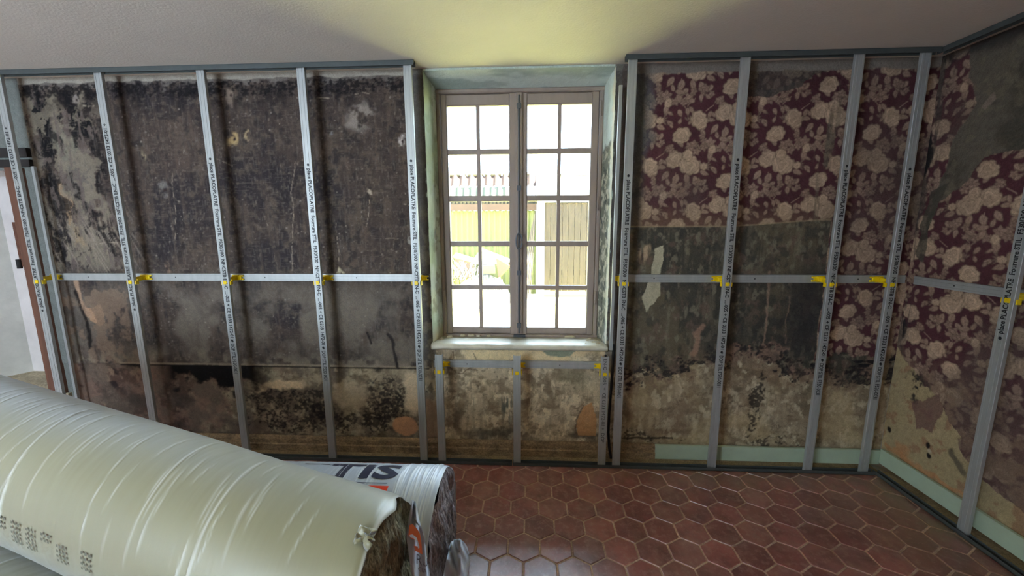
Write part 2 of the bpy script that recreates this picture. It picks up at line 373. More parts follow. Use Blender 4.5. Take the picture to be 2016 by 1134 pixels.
    lowl = base*.8*(1-wl)+brown*wl
    lowl = mix(lowl, W(104, 84, 72), ss(-1.3, -1.9, X)*ss(.42, .6, fbm(X, Z, .12, .1, 25, 5))*.85)
    zone = (Z < .6+fc.wz*.05)*(X < -.58)
    fc.C = np.where(zone[..., None] > 0, lowl, fc.C)
    mould = ss(.50, .57, fbm(X, Z, .16, .13, 26, 6)+.12*ss(.12, .02, np.abs(Z-.32))*0)
    midb = ss(.1, .16, Z)*ss(.5, .36, Z)
    fc.put(W(84, 74, 64), zone*ss(.42, .6, fbm(X, Z, .1, .09, 340, 6))*.75); fc.put(W(56, 49, 45), zone*ss(.5, .66, fbm(X, Z, .13, .1, 341, 6))*midb*.75); fc.put(W(150, 136, 112), zone*ss(.6, .66, fbm(X, Z, .06, .05, 342, 6))*ss(-2, -1.6, X)*.6)
    fc.put(W(36, 32, 31), zone*speck(mould*midb*ss(-2.1, -1.7, X)*.8, 301))
    fc.put(W(24, 21, 22), zone*speck(fc.blob(-1.5, .26, .3, .13, .6, 1.5)*.7, 302)); fc.put(W(24, 22, 22), zone*speck(fc.blob(-.98, .2, .1, .1, .4, 1.2)*.9, 303))
    fc.put(W(38, 33, 32), zone*speck(fc.blob(-.9, .4, .14, .13, .4, 1.2)*.75, 304))
    fc.put(W(180, 160, 130), zone*fc.blob(-1.62, .46, .16, .05, .3, 1.6)); fc.put(W(168, 152, 126), zone*fc.blob(-1.18, .4, .14, .1, .5, 1.6)*.7)
    fc.put(W(178, 160, 132), zone*fc.blob(-.7, .42, .06, .14, .3, 1.4)); fc.put(W(160, 120, 88), zone*fc.blob(-.78, .19, .085, .07, .08, .5))
    fc.put(W(12, 11, 12), zone*ss(.44, .5, Z+(fbm(X, Z, .08, .06, 28, 5)-.5)*.3)*((X < -1.62))*ss(-2.5, -2.35, X)*ss(-1.62, -1.85, X))
    fc.put(W(20, 17, 18), zone*ss(.55, .59, Z+(fbm(X, Z, .05, .04, 29, 5)-.5)*.12)*ss(.48, .56, f1)*.9)
    # paper seam: pale torn edge above a thin black line
    sx = (X < -.6)*(X > -2.75)
    fc.put(W(128, 116, 98), sx*ss(.598, .602, Z)*ss(.618, .608, Z)*.8); fc.H += -.004*zone
    fc.put(W(18, 16, 16), sx*ss(.588, .592, Z)*ss(.6, .596, Z))
    fc.put(W(120, 110, 94), (X < -.6)*ss(.6, .61, Z)*ss(.72, .6, Z+fc.wz)*ss(.45, .6, f2)*.6)
    fc.put(W(30, 26, 26), fc.line([(-.86, .83), (-.83, .7), (-.8, .6)], .014, .5)*.9); fc.put(W(34, 30, 28), fc.line([(-1.0, .84), (-.98, .77)], .01, .3))
    # scratches, plugged holes and chips
    for pts, w in (([(-1.39, 1.92), (-1.43, 1.74), (-1.42, 1.66), (-1.46, 1.4), (-1.47, 1.25)], .003), ([(-2.19, 1.87), (-2.2, 1.62), (-2.23, 1.42)], .003),
                   ([(-.93, 1.72), (-.95, 1.6), (-.97, 1.5)], .0025), ([(-1.16, 1.55), (-1.15, 1.3)], .003), ([(-1.95, 1.98), (-1.78, 1.9)], .002),
                   ([(-1.22, 2.28), (-1.14, 2.28)], .004), ([(-.9, 2.3), (-.98, 2.31)], .003), ([(-.72, 1.66), (-.63, 1.63)], .003), ([(-.84, 1.45), (-.76, 1.445)], .0022),
                   ([(-2.7, 2.27), (-2.63, 2.27)], .006), ([(-1.62, 1.62), (-1.6, 1.53)], .003), ([(-2.53, 1.42), (-2.75, 1.42)], .003)):
        fc.put(W(132, 120, 104), fc.line(pts, w, .3)*.75*ss(.3, .5, fbm(X, Z, .02, .02, 321, 3)))
    for x, z, r, c in ((-1.76, 2.07, .03, (150, 128, 90)), (-2.36, 1.98, .022, (128, 116, 92)), (-.7, 2.03, .03, (168, 158, 150)), (-.92, 1.74, .015, (150, 136, 118)),
                       (-.7, 1.45, .014, (130, 126, 118)), (-1.15, 1.24, .022, (160, 150, 122)), (-2.25, 1.75, .028, (100, 96, 90)), (-2.3, 1.28, .03, (118, 98, 82)),
                       (-1.66, 2.09, .016, (128, 112, 86)), (-1.15, 2.1, .013, (100, 98, 96)), (-1.92, 1.26, .02, (104, 98, 92)), (-1.75, 2.3, .03, (110, 96, 84)),
                       (-2.74, 2.3, .018, (120, 112, 104))):
        fc.put(W(*c), fc.blob(x, z, r, r*1.2, .4, 1.3)*.85*ss(.3, .5, f2)); fc.put(W(44, 34, 32), fc.blob(x+.006, z-.004, r*.3, r*.35, .5, .9))
    fc.put(W(112, 104, 96), fc.blob(-.96, 2.17, .07, .06, .7, 1.5)*ss(.45, .6, f2))
    for k in range(160):
        x = random.uniform(-2.6, -.65); z = random.uniform(.65, 2.3); r = random.uniform(.003, .008)
        i = int((x+3.4)/fc.st); j = int(z/fc.st); n = 4
        sl = (slice(i-n, i+n), slice(j-n, j+n)); d = np.hypot(X[sl]-x, Z[sl]-z)
        fc.C[sl] = mix(fc.C[sl], W(118, 110, 100), (1-ss(r*.5, r, d))*.7)
    # wall below and beside the window
    ctr = (X > -.58)*(X < .62)
    fc.C = np.where((ctr*(Z < .8))[..., None] > 0, plaster_low(fc, 41)*1.28, fc.C)
    cz = ctr*(Z < .8)
    fc.put(W(190, 172, 132), cz*ss(.64, .68, Z)*ss(.35, .5, f1)*.85)
    fc.put(W(120, 124, 104), cz*fc.poly([(.12, .76), (.17, .70), (.25, .685), (.32, .70), (.4, .76)], .3))
    fc.put(W(88, 78, 62), cz*fc.blob(-.41, .25, .035, .12, .4, 1.2)*.8); fc.put(W(82, 82, 72), cz*ss(.5, .6, fbm(X, Z, .02, .15, 42, 4))*fc.blob(-.09, .45, .05, .25, .5))
    fc.put(W(66, 62, 54), cz*fc.blob(-.2, .14, .17, .03, .6, 1.3)*.85); fc.put(W(72, 64, 54), cz*fc.blob(.42, .13, .1, .025, .6, 1.3)*.8)
    fc.put(W(104, 100, 80), cz*fc.blob(.35, .55, .1, .08, .6, 1.4)*.7); fc.put(W(92, 80, 64), cz*fc.blob(.18, .45, .03, .08, .5, 1.2)*.8)
    fc.put(W(160, 118, 76), cz*fc.poly([(.38, .14), (.37, .24), (.42, .36), (.47, .39), (.5, .3), (.5, .14)], .35)*.85)
    for pts in ([(-.46, .6), (-.42, .57), (-.38, .56), (-.34, .6), (-.28, .6)], [(.37, .15), (.37, .25), (.42, .37)], [(-.44, .73), (-.44, .68)], [(-.3, .71), (-.27, .66)]):
        fc.put(W(84, 66, 50), fc.line(pts, .005, .5)*.8)
    fc.put(W(60, 54, 42), cz*ss(.72, .66, fbm(X, Z, .05, .03, 43, 4)+Z*0)*ss(.725, .74, Z)*.6)
    sd = (X > -.64)*(X < -.55)+(X > .545)*(X < .7)
    fc.put(W(74, 72, 68), sd*ss(.6, .7, Z)*.75); fc.put(W(112, 104, 90), sd*ss(.5, .65, f2)*ss(2.4, .4, Z)*.7)
    fc.put(W(128, 106, 84), (X > -.64)*(X < -.55)*ss(.42, .36, Z+fc.wz)*.9); fc.put(W(60, 44, 40), (X > .585)*(X < .67)*ss(.5, .6, f3)*.5)
    # right of the window
    rt = (X > .64)
    mid = W(78, 71, 57)*np.ones(X.shape+(1,))
    mid = mix(mid, W(58, 55, 48), ss(.46, .62, f1)); mid = mix(mid, W(96, 90, 74), ss(.5, .75, f3)*.5); mid = mix(mid, W(90, 74, 64), ss(.55, .72, f2)*.6); mid = mix(mid, W(50, 48, 44), ss(.5, .66, fbm(X, Z, .05, .06, 405, 6))*.7); mid = mix(mid, W(104, 98, 82), ss(.58, .7, fbm(X, Z, .03, .05, 406, 5))*.6)
    fc.C = np.where(rt[..., None], mid, fc.C)
    fc.put(W(40, 38, 38), rt*fc.blob(1.74, .98, .12, .32, .5, 1.2)*.8); fc.put(W(48, 46, 42), rt*fc.blob(1.35, .85, .2, .12, .6, 1.3)*.6)
    fc.put(W(136, 118, 96), fc.blob(.765, 1.36, .035, .05, .3, 1.4)*ss(.45, .55, f3))
    fc.put(W(142, 136, 114), fc.poly([(.82, 1.38), (.875, 1.4), (.86, 1.2), (.87, 1.09), (.82, 1.03), (.795, .98), (.76, 1.08), (.81, 1.22)], .35))
    fc.put(W(138, 108, 90), fc.line([(1.15, .9), (1.12, .82), (1.1, .72)], .022, .9)*.6); fc.put(W(130, 106, 90), fc.line([(1.52, 1.25), (1.53, .9), (1.5, .68)], .008, .6)*.5)
    fc.put(W(120, 100, 84), fc.line([(1.64, 1.1), (1.66, .8)], .004, .6)*.4)
    lowr = plaster_low(fc, 61)
    lowr = mix(lowr, W(146, 130, 98), ss(.4, .7, fbm(X, Z, .25, .2, 62, 5))*.6); lowr = mix(lowr, W(104, 86, 68), ss(.5, .8, fbm(X, Z, .16, .1, 63, 6))*.6)
    edge = .56+.12*ss(.9, 1.3, X)*ss(1.9, 1.5, X)+(fbm(X, Z, .09, .07, 64, 6, .68)-.5)*.3
    lm = rt*ss(.006, -.006, Z-edge)
    fc.C = mix(fc.C, lowr, lm); fc.H += -.003*lm
    nb = np.abs(Z-edge)
    fc.put(W(96, 80, 66), rt*ss(.14, .0, nb)*ss(.45, .6, fbm(X, Z, .05, .06, 411, 6))*.8); fc.put(W(122, 98, 84), rt*ss(.1, .0, np.abs(Z-edge-.05))*ss(.56, .64, fbm(X, Z, .06, .08, 412, 5))*.7)
    fc.put(W(26, 23, 24), rt*speck(ss(.13, .0, nb)*ss(-.04, .02, Z-edge)*ss(.4, .6, fbm(X, Z, .15, .05, 65, 5)), 305))
    fc.put(W(30, 26, 28), rt*speck(ss(.07, 0, np.abs(Z-edge-.04))*.8, 306)*.9)
    fc.put(W(34, 30, 26), rt*speck(fc.blob(1.53, .45, .035, .16, .5, 1.4)*.9, 307)); fc.put(W(40, 36, 30), rt*speck(fc.blob(1.49, .24, .03, .1, .5, 1.3)*.8, 308))
    fc.put(W(36, 32, 26), rt*speck(ss(.24, .1, Z+(fbm(X, Z, .1, .05, 66, 5)-.5)*.2)*ss(2.0, 1.7, X)*ss(.4, .6, f1), 309)*.95)
    fc.put(W(20, 18, 14), rt*fc.line([(.7, .135), (1.0, .14)], .01, .4)*.8)
    wpm = rt*np.maximum((Z > 1.515+.035*ss(1.2, 1.85, X))*1., (X+fc.wx*.3 > 1.84)*(Z > .72+fc.wz*2))
    wpm *= 1-fc.poly([(1.3, 2.42), (1.82, 2.42), (1.5, 2.3), (1.3, 2.28)], .6)*.6
    wallpaper(fc, .94, 2.04, wpm); fc.H += .0015*wpm
    fc.put(W(60, 60, 58), rt*ss(.75, .70, X+fc.wx*.7)*(Z > 1.5)*.92); fc.put(W(78, 80, 80), rt*fc.blob(.72, 2.15, .05, .28, .5, 1)*.6)
    fc.mul(.72, wpm*ss(.5, .65, fbm(X, Z, .3, .4, 70, 4))*ss(1.5, 1.8, X)); fc.put(W(84, 78, 66), wpm*ss(.12, 0, np.abs(X-1.76))*ss(.45, .6, f3)*.7)
    fc.put(W(110, 92, 70), wpm*ss(1.68, 1.52, Z+fc.wz)*(X < 1.84)*.35)
    fc.put(W(58, 56, 52), wpm*fc.poly([(1.24, 2.44), (1.24, 2.25), (1.38, 2.24), (1.6, 2.3), (1.7, 2.44)], .9)*.85)
    fc.put(W(104, 98, 90), rt*ss(2.375, 2.385, Z+fc.wz*.35)); fc.put(W(126, 112, 88), rt*ss(1.512, 1.516, Z-.035*ss(1.2, 1.85, X))*ss(1.524, 1.52, Z-.035*ss(1.2, 1.85, X))*(X < 1.84)*.6)
    fc.put(W(26, 24, 26), (X > 1.82)*ss(.09, .02, np.abs(Z-.68))*ss(.5, .57, fbm(X, Z, .12, .025, 71, 5)))
    fc.put(W(128, 110, 86), rt*fc.poly([(2.2, .9), (2.3, .95), (2.3, .2), (2.2, .5)], .8)*.5)
    # edge of the mint reveal plaster around the opening
    jag = (fbm(X, Z, .03, .05, 80, 5)-.5)*.035
    for x0, s_ in ((-.568, 1), (.548, -1)):
        fc.put(W(150, 160, 150), ss(.004, -.002, (x0-X)*s_+jag)*(Z > .74)*((X > -.64)*(X < .62))*(X*s_ < 0))
    # tan plinth course
    fc.mul(.9, ss(.13, .1, Z))
paint_front()

# ------------------------------------------------------------------ materials
M = {}
M['wall'] = mat('old_wall_surface', None, .88, bump=(.7, 70, .008), attr=True, var=.13, vscale=38, grain=(.16, 230), spec=.25)
M['reveal'] = mat('reveal_plaster', None, .8, bump=(.4, 60, .006), attr=True, var=.06, vscale=20, grain=(.06, 200), spec=.3)
M['paint'] = mat('white_paint', rgba(214, 210, 204), .75, bump=(.25, 25, .01), var=.06, vscale=3, spec=.3)
M['ceiling'] = mat('ceiling_paint', rgba(238, 232, 218), .85, bump=(.35, 90, .004), var=.04, vscale=2, spec=.3)
M['mint'] = mat('mint_painted_wood', rgba(186, 204, 178), .55, var=.08, vscale=6, bump=(.1, 30))
M['steel'] = mat('galvanised_steel', rgba(182, 185, 182), .48, .45, var=.1, vscale=25, bump=(.05, 200, .001), stretch=(1, 1, .2))
M['steel_dull_shaded'] = mat('dull_shaded_steel_track', rgba(84, 90, 88), .6, .3, var=.12, vscale=20)  # dull track steel; the ceiling track's silhouette shade is put into its colour
M['ink'] = mat('black_ink', rgba(30, 32, 34), .6)
M['yellow'] = mat('yellow_plastic', rgba(248, 214, 10), .35, var=.05)
M['orange'] = mat('orange_plastic', rgba(240, 150, 20), .4)
M['frame_wood'] = mat('brown_wood_glare_lightened', rgba(156, 140, 130), .42, var=.12, vscale=12, stretch=(1, 1, .15), bump=(.15, 60, .003))  # brown paint; the lighter, greyer base takes in the veiling glare
M['iron'] = mat('grey_painted_iron', rgba(96, 100, 106), .4, .5)
M['dark_wood'] = mat('dark_brown_wood', rgba(104, 68, 50), .65, var=.3, vscale=14, stretch=(1, 1, .1), bump=(.3, 50, .004))
M['black_wood'] = mat('blackened_wood', rgba(34, 30, 28), .7, var=.3)
M['plinth'] = mat('tan_plinth', rgba(150, 126, 94), .85, var=.45, vscale=14, stretch=(.9, 1, 1.2), bump=(.8, 40, .012), grain=(.35, 90))
M['sill'] = mat('stone_sill_mint', rgba(214, 208, 186), .45, var=.18, vscale=10, bump=(.4, 30, .006))
M['plaster'] = mat('broken_plaster_crumb', rgba(206, 196, 164), .9, var=.2, bump=(.6, 60, .01))
M['grout'] = mat('cement_grout', rgba(206, 180, 158), .9, var=.3, vscale=7, bump=(.5, 90, .004), grain=(.25, 140))
M['cable'] = mat('black_cable', rgba(22, 20, 22), .5)
M['screw'] = mat('screw_steel', rgba(90, 92, 96), .4, .6)

# ------------------------------------------------------------------ front wall
ZC = 2.434; YW = .12
WX0, WX1, WZ0, WZ1 = -.568, .548, .745, 2.421     # window opening in the wall plane
AX0, AX1, AZ0, AZ1 = -4.2, -3.17, .38, 1.885      # recess at the left end
def axis(segs):
    out = [segs[0][0]]
    for a, b, st in segs:
        n = max(1, round((b-a)/st)); out += list(np.linspace(a, b, n+1)[1:])
    return np.array(out)
xs = axis([(-4.4, AX0, .2), (AX0, AX1, .1), (AX1, -2.4, .0065), (-2.4, WX0, .006), (WX0, WX1, .006), (WX1, 2.32, .0033)])
zs = axis([(0, AZ0, .005), (AZ0, WZ0, .005), (WZ0, AZ1, .0038), (AZ1, WZ1, .0038), (WZ1, ZC, .0065)])
GX, GZ = np.meshgrid(xs, zs, indexing='ij')
Cc = fc.sample(fc.C, GX, GZ); Hh = fc.sample(fc.H, GX, GZ)
lf = GX < -3.1
Cc[lf] = rgb(120, 124, 118)  # white wall around the recess; its shade is put into this grey
P = np.stack([GX, YW-Hh-(fbm(GX, GZ, .4, .4, 90, 4)-.5)*.006, GZ], -1)
cxm = (xs[1:]+xs[:-1])/2; czm = (zs[1:]+zs[:-1])/2
MX, MZ = np.meshgrid(cxm, czm, indexing='ij')
keep = ~(((MX > WX0) & (MX < WX1) & (MZ > WZ0) & (MZ < WZ1)) | ((MX > AX0) & (MX < AX1) & (MZ > AZ0) & (MZ < AZ1)))
struct(grid('wall_front', P, Cc, M['wall'], keep), 'mouldy old wall with stripped paper, pale plaster below and floral wallpaper on the right')
# body of the wall behind its surface
b = MB()
b.box(-3.13, WX0-.012, .14, .5, 0, 2.7).box(WX1+.012, 2.6, .14, .5, 0, 2.7).box(WX0-.012, WX1+.012, .14, .5, 0, .71)
b.box(WX0-.012, WX1+.012, .3, .5, 2.40, 2.7).box(WX0-.012, -.53, .345, .5, .71, 2.4).box(.507, WX1+.012, .345, .5, .71, 2.4)
b.box(-4.6, -3.13, .75, .9, 0, 2.7).box(-4.6, -3.13, .14, .75, 1.9, 2.7).box(-4.6, -3.13, .14, .75, 0, .375).box(-4.6, -4.25, .14, .75, 0, 2.7)
struct(b.build('wall_front_core', M['paint']), 'outer thickness of the window wall'); bpy.data.objects['wall_front_core'].name = 'wall_front.001'

# recess at the far left
mr = mat('recess_white_plaster', rgba(222, 216, 212), .8, var=.12, vscale=4, bump=(.3, 14, .01))
b = MB(); n = 14
b.box(-3.93, -3.13, .5, .52, .38, 1.9)
struct(b.build('wall_recess', mr), 'white plaster back of the recess behind the left studs')
b = MB(); b.add([(-3.93, .5, .38), (-3.93, .5, 1.9), (-4.12, .1, 1.9), (-4.12, .1, .38), (-3.98, .52, .38), (-3.98, .52, 1.9), (-4.2, .1, 1.9), (-4.2, .1, .38)],
                [(0, 1, 2, 3), (4, 7, 6, 5), (0, 3, 7, 4), (1, 5, 6, 2)])
struct(b.build('wall_recess_side', mat('recess_side_plaster', rgba(206, 204, 194), .8, var=.14, vscale=4, bump=(.3, 14, .01))), 'splayed side of the left recess')
msd = mat('sandy_sill', rgba(176, 164, 138), .95, var=.3, vscale=9, bump=(.7, 20, .02), grain=(.3, 90))
b = MB(); b.box(-4.2, -3.14, .1, .5, .30, .385)
struct(b.build('trim_1', msd), 'sandy masonry sill of the left recess')
b = MB(); b.box(-4.2, -3.1, .1, .13, 1.905, 1.95).box(-4.2, -3.1, .095, .13, 1.965, 2.02)
struct(b.build('trim_2', M['black_wood']), 'two black lintel boards over the left recess')
t = empty('window_casing', (-3.17, .1, .385)); tag(t, 'brown wooden casing post at the edge of the white recess, with a rusty hinge', 'window casing')
b = MB(); b.box(at(61, 600, 1, .075)[0], -3.165, .075, .15, .385, 1.9); b.build('post', M['dark_wood'], t, bevel=.004)
t.location = (0, 0, 0)
b = MB(); b.box(-3.285, -3.262, .09, .1, 1.27, 1.56); b.build('hinge_leaf', mat('rusty_iron', rgba(96, 60, 44), .8, var=.4, vscale=30), t)
b = MB(); b.cyl((-3.285, .085, 1.26), (-3.285, .085, 1.32), .013, 12); b.build('hinge_knuckle', M['black_wood'], t, smooth=True)
# rubble on the recess sill
for k, (x, y, z, sx, lab) in enumerate(((-3.62, .4, .385, .09, 'dark rubble shard lying on the sandy sill of the left recess'), (-3.45, .36, .385, .06, 'small dark rubble shard nearest the brown casing post'))):
    b = MB(); vs = []
    for i in range(8):
        a = i*math.pi/4; r = sx*(.7+.5*random.random()); vs.append((x+r*math.cos(a), y+r*.4*math.sin(a), z)); 
    top = [(x+(q[0]-x)*.5, y+(q[1]-y)*.5, z+.022+.01*random.random()) for q in vs]
    b.add(vs+top, [tuple(range(8))[::-1], tuple(range(8, 16))]+[(i, (i+1) % 8, 8+(i+1) % 8, 8+i) for i in range(8)])
    tag(b.build('rubble_shard', mat('dark_rubble', rgba(70, 64, 56), .9, var=.4)), lab, 'rubble', 'rubble on the recess sill')

# ------------------------------------------------------------------ window reveal
FX0, FX1, FZ0, FZ1, FY = -.54, .517, .765, 2.375, .3
def strip(name, A0, A1, B0, B1, n, m, colf, amp=.004, seed=0, lab=None):
    s_ = np.linspace(0, 1, n)[:, None, None]; t_ = np.linspace(0, 1, m)[None, :, None]
    A0, A1, B0, B1 = map(np.array, (A0, A1, B0, B1))
    Pp = (A0*(1-s_)+A1*s_)*(1-t_)+(B0*(1-s_)+B1*s_)*t_
    nrm = np.cross(A1-A0, B0-A0); nrm = nrm/np.linalg.norm(nrm)
    U = (s_[..., 0]*np.linalg.norm(A1-A0)+0*t_[..., 0]); V = (t_[..., 0]*np.linalg.norm(B0-A0)+0*s_[..., 0])
    nz = fbm(U, V, .06, .06, seed, 5)-.5
    edge = np.minimum(1, np.minimum(t_[..., 0], 1-t_[..., 0])*8)
    Pp = Pp+nrm*(nz*amp*2*(.4+.6*edge))[..., None]
    return struct(grid(name, Pp, colf(U, V, nz), M['reveal']), lab)
MINT = rgb(214, 224, 214)
def c_left(U, V, nz):
    C = MINT*np.ones(U.shape+(1,)); C = mix(C, rgb(150, 150, 132), ss(.04, .12, nz)*.6); C = mix(C, rgb(170, 190, 165), ss(.4, .6, fbm(U, V, .3, .1, 5, 4))*.7)
    return mix(C, rgb(196, 188, 156), ss(.16, .05, U))
def c_right(U, V, nz):
    C = MINT*np.ones(U.shape+(1,))
    g = mix(rgb(112, 112, 96)*np.ones(U.shape+(1,)), rgb(196, 190, 168), ss(.52, .6, fbm(U, V, .035, .03, 9, 5)))
    g = mix(g, rgb(60, 58, 52), ss(.56, .64, fbm(U, V, .05, .03, 12, 5)))
    m_ = ss(1.30, 1.27, U+(fbm(U, V, .05, .05, 3, 4)-.5)*.08)*ss(.0, .06, V)
    C = mix(C, g, m_*.9)
    return mix(C, rgb(222, 218, 200), ss(.05, .015, V+(fbm(U, V, .03, .03, 14, 4)-.5)*.05))
def c_top(U, V, nz): return mix(MINT*np.ones(U.shape+(1,)), rgb(176, 190, 180), ss(.4, .6, fbm(U, V, .3, .1, 25, 4)))
strip('trim_3', (WX0, YW-.005, WZ0), (WX0, YW-.005, WZ1), (FX0, FY, FZ0-.02), (FX0, FY, FZ1), 260, 34, c_left, .003, 3, 'pale mint plaster reveal left of the window')
strip('trim_4', (WX1, YW-.005, WZ0), (WX1, YW-.005, WZ1), (FX1, FY, FZ0-.02), (FX1, FY, FZ1), 260, 34, c_right, .007, 4, 'crumbling plaster reveal right of the window, mint above, bare grey below')
strip('trim_5', (WX0, YW-.005, WZ1), (WX1, YW-.005, WZ1), (FX0, FY, FZ1), (FX1, FY, FZ1), 180, 34, c_top, .002, 5, 'mint painted soffit above the window')
# sill ledge, worn nosing
prof = [(.078, .748), (.074, .757), (.076, .768), (.086, .775), (.12, .777), (.31, .772), (.31, .74), (.12, .735), (.095, .738)]
b = MB(); nx = 90; vs = []; fs = []
for i in range(nx+1):
    x = WX0-.004+(WX1-WX0+.008)*i/nx
    for j, (y, z) in enumerate(prof):
        w = .004*(vnoise(np.array([x]), np.array([j*.3]), .03, .4, 6)[0]-.5)
        vs.append((x, y+(w if j < 4 or j > 6 else 0), z+w))
n = len(prof)
for i in range(nx):
    for j in range(n): fs.append((i*n+j, i*n+(j+1) % n, (i+1)*n+(j+1) % n, (i+1)*n+j))
fs += [tuple(range(n))[::-1], tuple(nx*n+j for j in range(n))]
b.add(vs, fs)
struct(b.build('trim_6', M['sill'], smooth=True), 'pale worn window sill with a rounded nosing')
rs = random.Random(3)
crumbs = [(-.48, .24, .03), (-.4, .27, .028), (-.345, .275, .03), (-.29, .27, .022), (-.22, .275, .024), (-.53, .2, .022), (.5, .2, .02), (.47, .16, .016), (.44, .2, .014), (.5, .14, .018), (.46, .24, .018), (.33, .275, .04), (.42, .13, .01), (.52, .1, .012), (.49, .11, .009)]
where = ['second plaster crumb from the left end of the sill', 'plaster crumb under the left sash, third from the left', 'plaster crumb under the left sash, fourth from the left', 'plaster crumb under the left sash, fifth from the left', 'plaster crumb left of the sash meeting rail', 'plaster crumb in the left corner of the sill',
         'plaster crumb against the right reveal', 'plaster crumb in the middle of the right heap', 'plaster crumb at the left side of the right heap', 'plaster crumb in the right heap beside the reveal', 'plaster crumb behind the right heap', 'long flat plaster flake under the right sash', 'tiny plaster crumb at the front of the right heap', 'plaster crumb in the front right corner of the sill', 'tiny plaster crumb near the front right corner of the sill']
for (x, y, r), lab in zip(crumbs, where):
    b = MB(); vs = []; k = 7; fl = .3 if r > .035 else .45
    for i in range(k): a = 6.283*i/k; q = r*rs.uniform(.7, 1.1); vs.append((x+q*math.cos(a), y+q*.5*math.sin(a), .7755))
    vs += [(x+(v[0]-x)*.6+rs.uniform(-1, 1)*r*.1, y+(v[1]-y)*.6, .7755+r*fl*rs.uniform(.7, 1.1)) for v in vs[:k]]
    b.add(vs, [tuple(range(k))[::-1], tuple(range(k, 2*k))]+[(i, (i+1) % k, k+(i+1) % k, k+i) for i in range(k)])
    tag(b.build('plaster_crumb', M['plaster']), 'broken '+lab.replace('plaster crumb', 'plaster crumb on the window sill,', 1) if lab.startswith('plaster') else lab+' of the window', 'plaster crumb', 'plaster crumbs on the window sill')

# ------------------------------------------------------------------ window
win = empty('window_1', (0, 0, 0)); struct(win, 'two-leaf wooden casement window with twenty panes')
def bar(b, x0, x1, z0, z1, y0=.3, y1=.34, c=.006, vert=True):
    """moulded bar: chamfered on the room side"""
    if vert:
        b.ext([(x0, y1), (x0, y0+c), (x0+c, y0), (x1-c, y0), (x1, y0+c), (x1, y1)], lambda a, q, l: (a, q, l), z0, z1)
    else:
        b.ext([(z0, y1), (z0, y0+c), (z0+c, y0), (z1-c, y0), (z1, y0+c), (z1, y1)], lambda a, q, l: (l, q, a), x0, x1)
b = MB()
bar(b, FX0, FX0+.024, FZ0, FZ1, .29, .36); bar(b, FX1-.024, FX1, FZ0, FZ1, .29, .36)
bar(b, FX0, FX1, FZ1-.026, FZ1, .285, .36, vert=False); bar(b, FX0, FX1, FZ0-.02, FZ0+.022, .285, .36, vert=False)
b.build('window_frame', M['frame_wood'], win)
zr_ = [2.279, 2.014, 1.983, 1.721, 1.685, 1.423, 1.389, 1.125, 1.097, .832]
glass = bpy.data.materials.new('window_glass'); glass.use_nodes = True
nt = glass.node_tree; nt.nodes.clear(); o_ = nt.nodes.new('ShaderNodeOutputMaterial'); t_ = nt.nodes.new('ShaderNodeBsdfTransparent'); g_ = nt.nodes.new('ShaderNodeBsdfGlossy')
g_.inputs['Roughness'].default_value = .03; x_ = nt.nodes.new('ShaderNodeMixShader'); f_ = nt.nodes.new('ShaderNodeFresnel'); f_.inputs[0].default_value = 1.35
t_.inputs[0].default_value = (.97, .98, .97, 1)
nt.links.new(f_.outputs[0], x_.inputs[0]); nt.links.new(t_.outputs[0], x_.inputs[1]); nt.links.new(g_.outputs[0], x_.inputs[2]); nt.links.new(x_.outputs[0], o_.inputs[0])
for nm, x0, x1, gl in (('casement', FX0+.026, -.014, (-.4736, -.2875, -.264, -.076)), ('casement', -.012, FX1-.026, (.041, .2335, .2566, .4443))):
    b = MB()
    bar(b, x0, gl[0], FZ0+.024, FZ1-.028, .3, .34); bar(b, gl[3], x1, FZ0+.024, FZ1-.028, .3, .34)
    bar(b, gl[0], gl[3], zr_[0], FZ1-.028, .301, .34, vert=False); bar(b, gl[0], gl[3], FZ0+.024, zr_[-1], .301, .34, vert=False)
    sash = b.build(nm, M['frame_wood'], win, label='left casement leaf' if x0 < -.1 else 'right casement leaf')
    b = MB(); bar(b, gl[1], gl[2], zr_[-1], zr_[0], .306, .336, .003)
    for k in range(4): bar(b, gl[0], gl[3], zr_[2*k+2], zr_[2*k+1], .3065, .3355, .003, vert=False)
    b.build('glazing_bars', M['frame_wood'], sash)
    b = MB()
    for (a0, a1) in ((gl[0], gl[1]), (gl[2], gl[3])):
        for k in range(5): b.box(a0-.003, a1+.003, .321, .324, zr_[2*k+1]-.003, zr_[2*k]+.003)
    b.build('pane', glass, sash)
    b = MB(); hx = FX0+.02 if x0 < -.1 else FX1-.02
    for hz in (1.0, 1.62, 2.2): b.cyl((hx, .287, hz), (hx, .287, hz+.09), .007, 10)
    b.build('hinge', M['frame_wood'], sash, smooth=True)
# meeting stile moulding and bolt
b = MB(); bar(b, -.036, .012, FZ0+.03, FZ1-.03, .283, .302, .009); b.build('meeting_stile', M['frame_wood'], win)
b = MB(); b.tube([(-.012, .278, .80), (-.012, .278, 2.33)], .0065, 10)
for z in (.84, 1.2, 1.75, 2.25): b.box(-.026, .002, .27, .284, z, z+.03)
bolt = b.build('espagnolette_bolt', M['iron'], win)
b = MB()
b.tube([(-.012+.020*math.cos(a), .262, 1.425+.052*math.sin(a)) for a in np.linspace(0, 2*math.pi, 25)], .0045, 8)
b.cyl((-.012, .262, 1.477), (-.012, .285, 1.477), .007, 10)
b.build('oval_handle', M['iron'], bolt, smooth=True)
b = MB(); b.box(-.05, .03, .272, .3, .768, .79); b.build('bolt_keeper', M['iron'], bolt, bevel=.003)

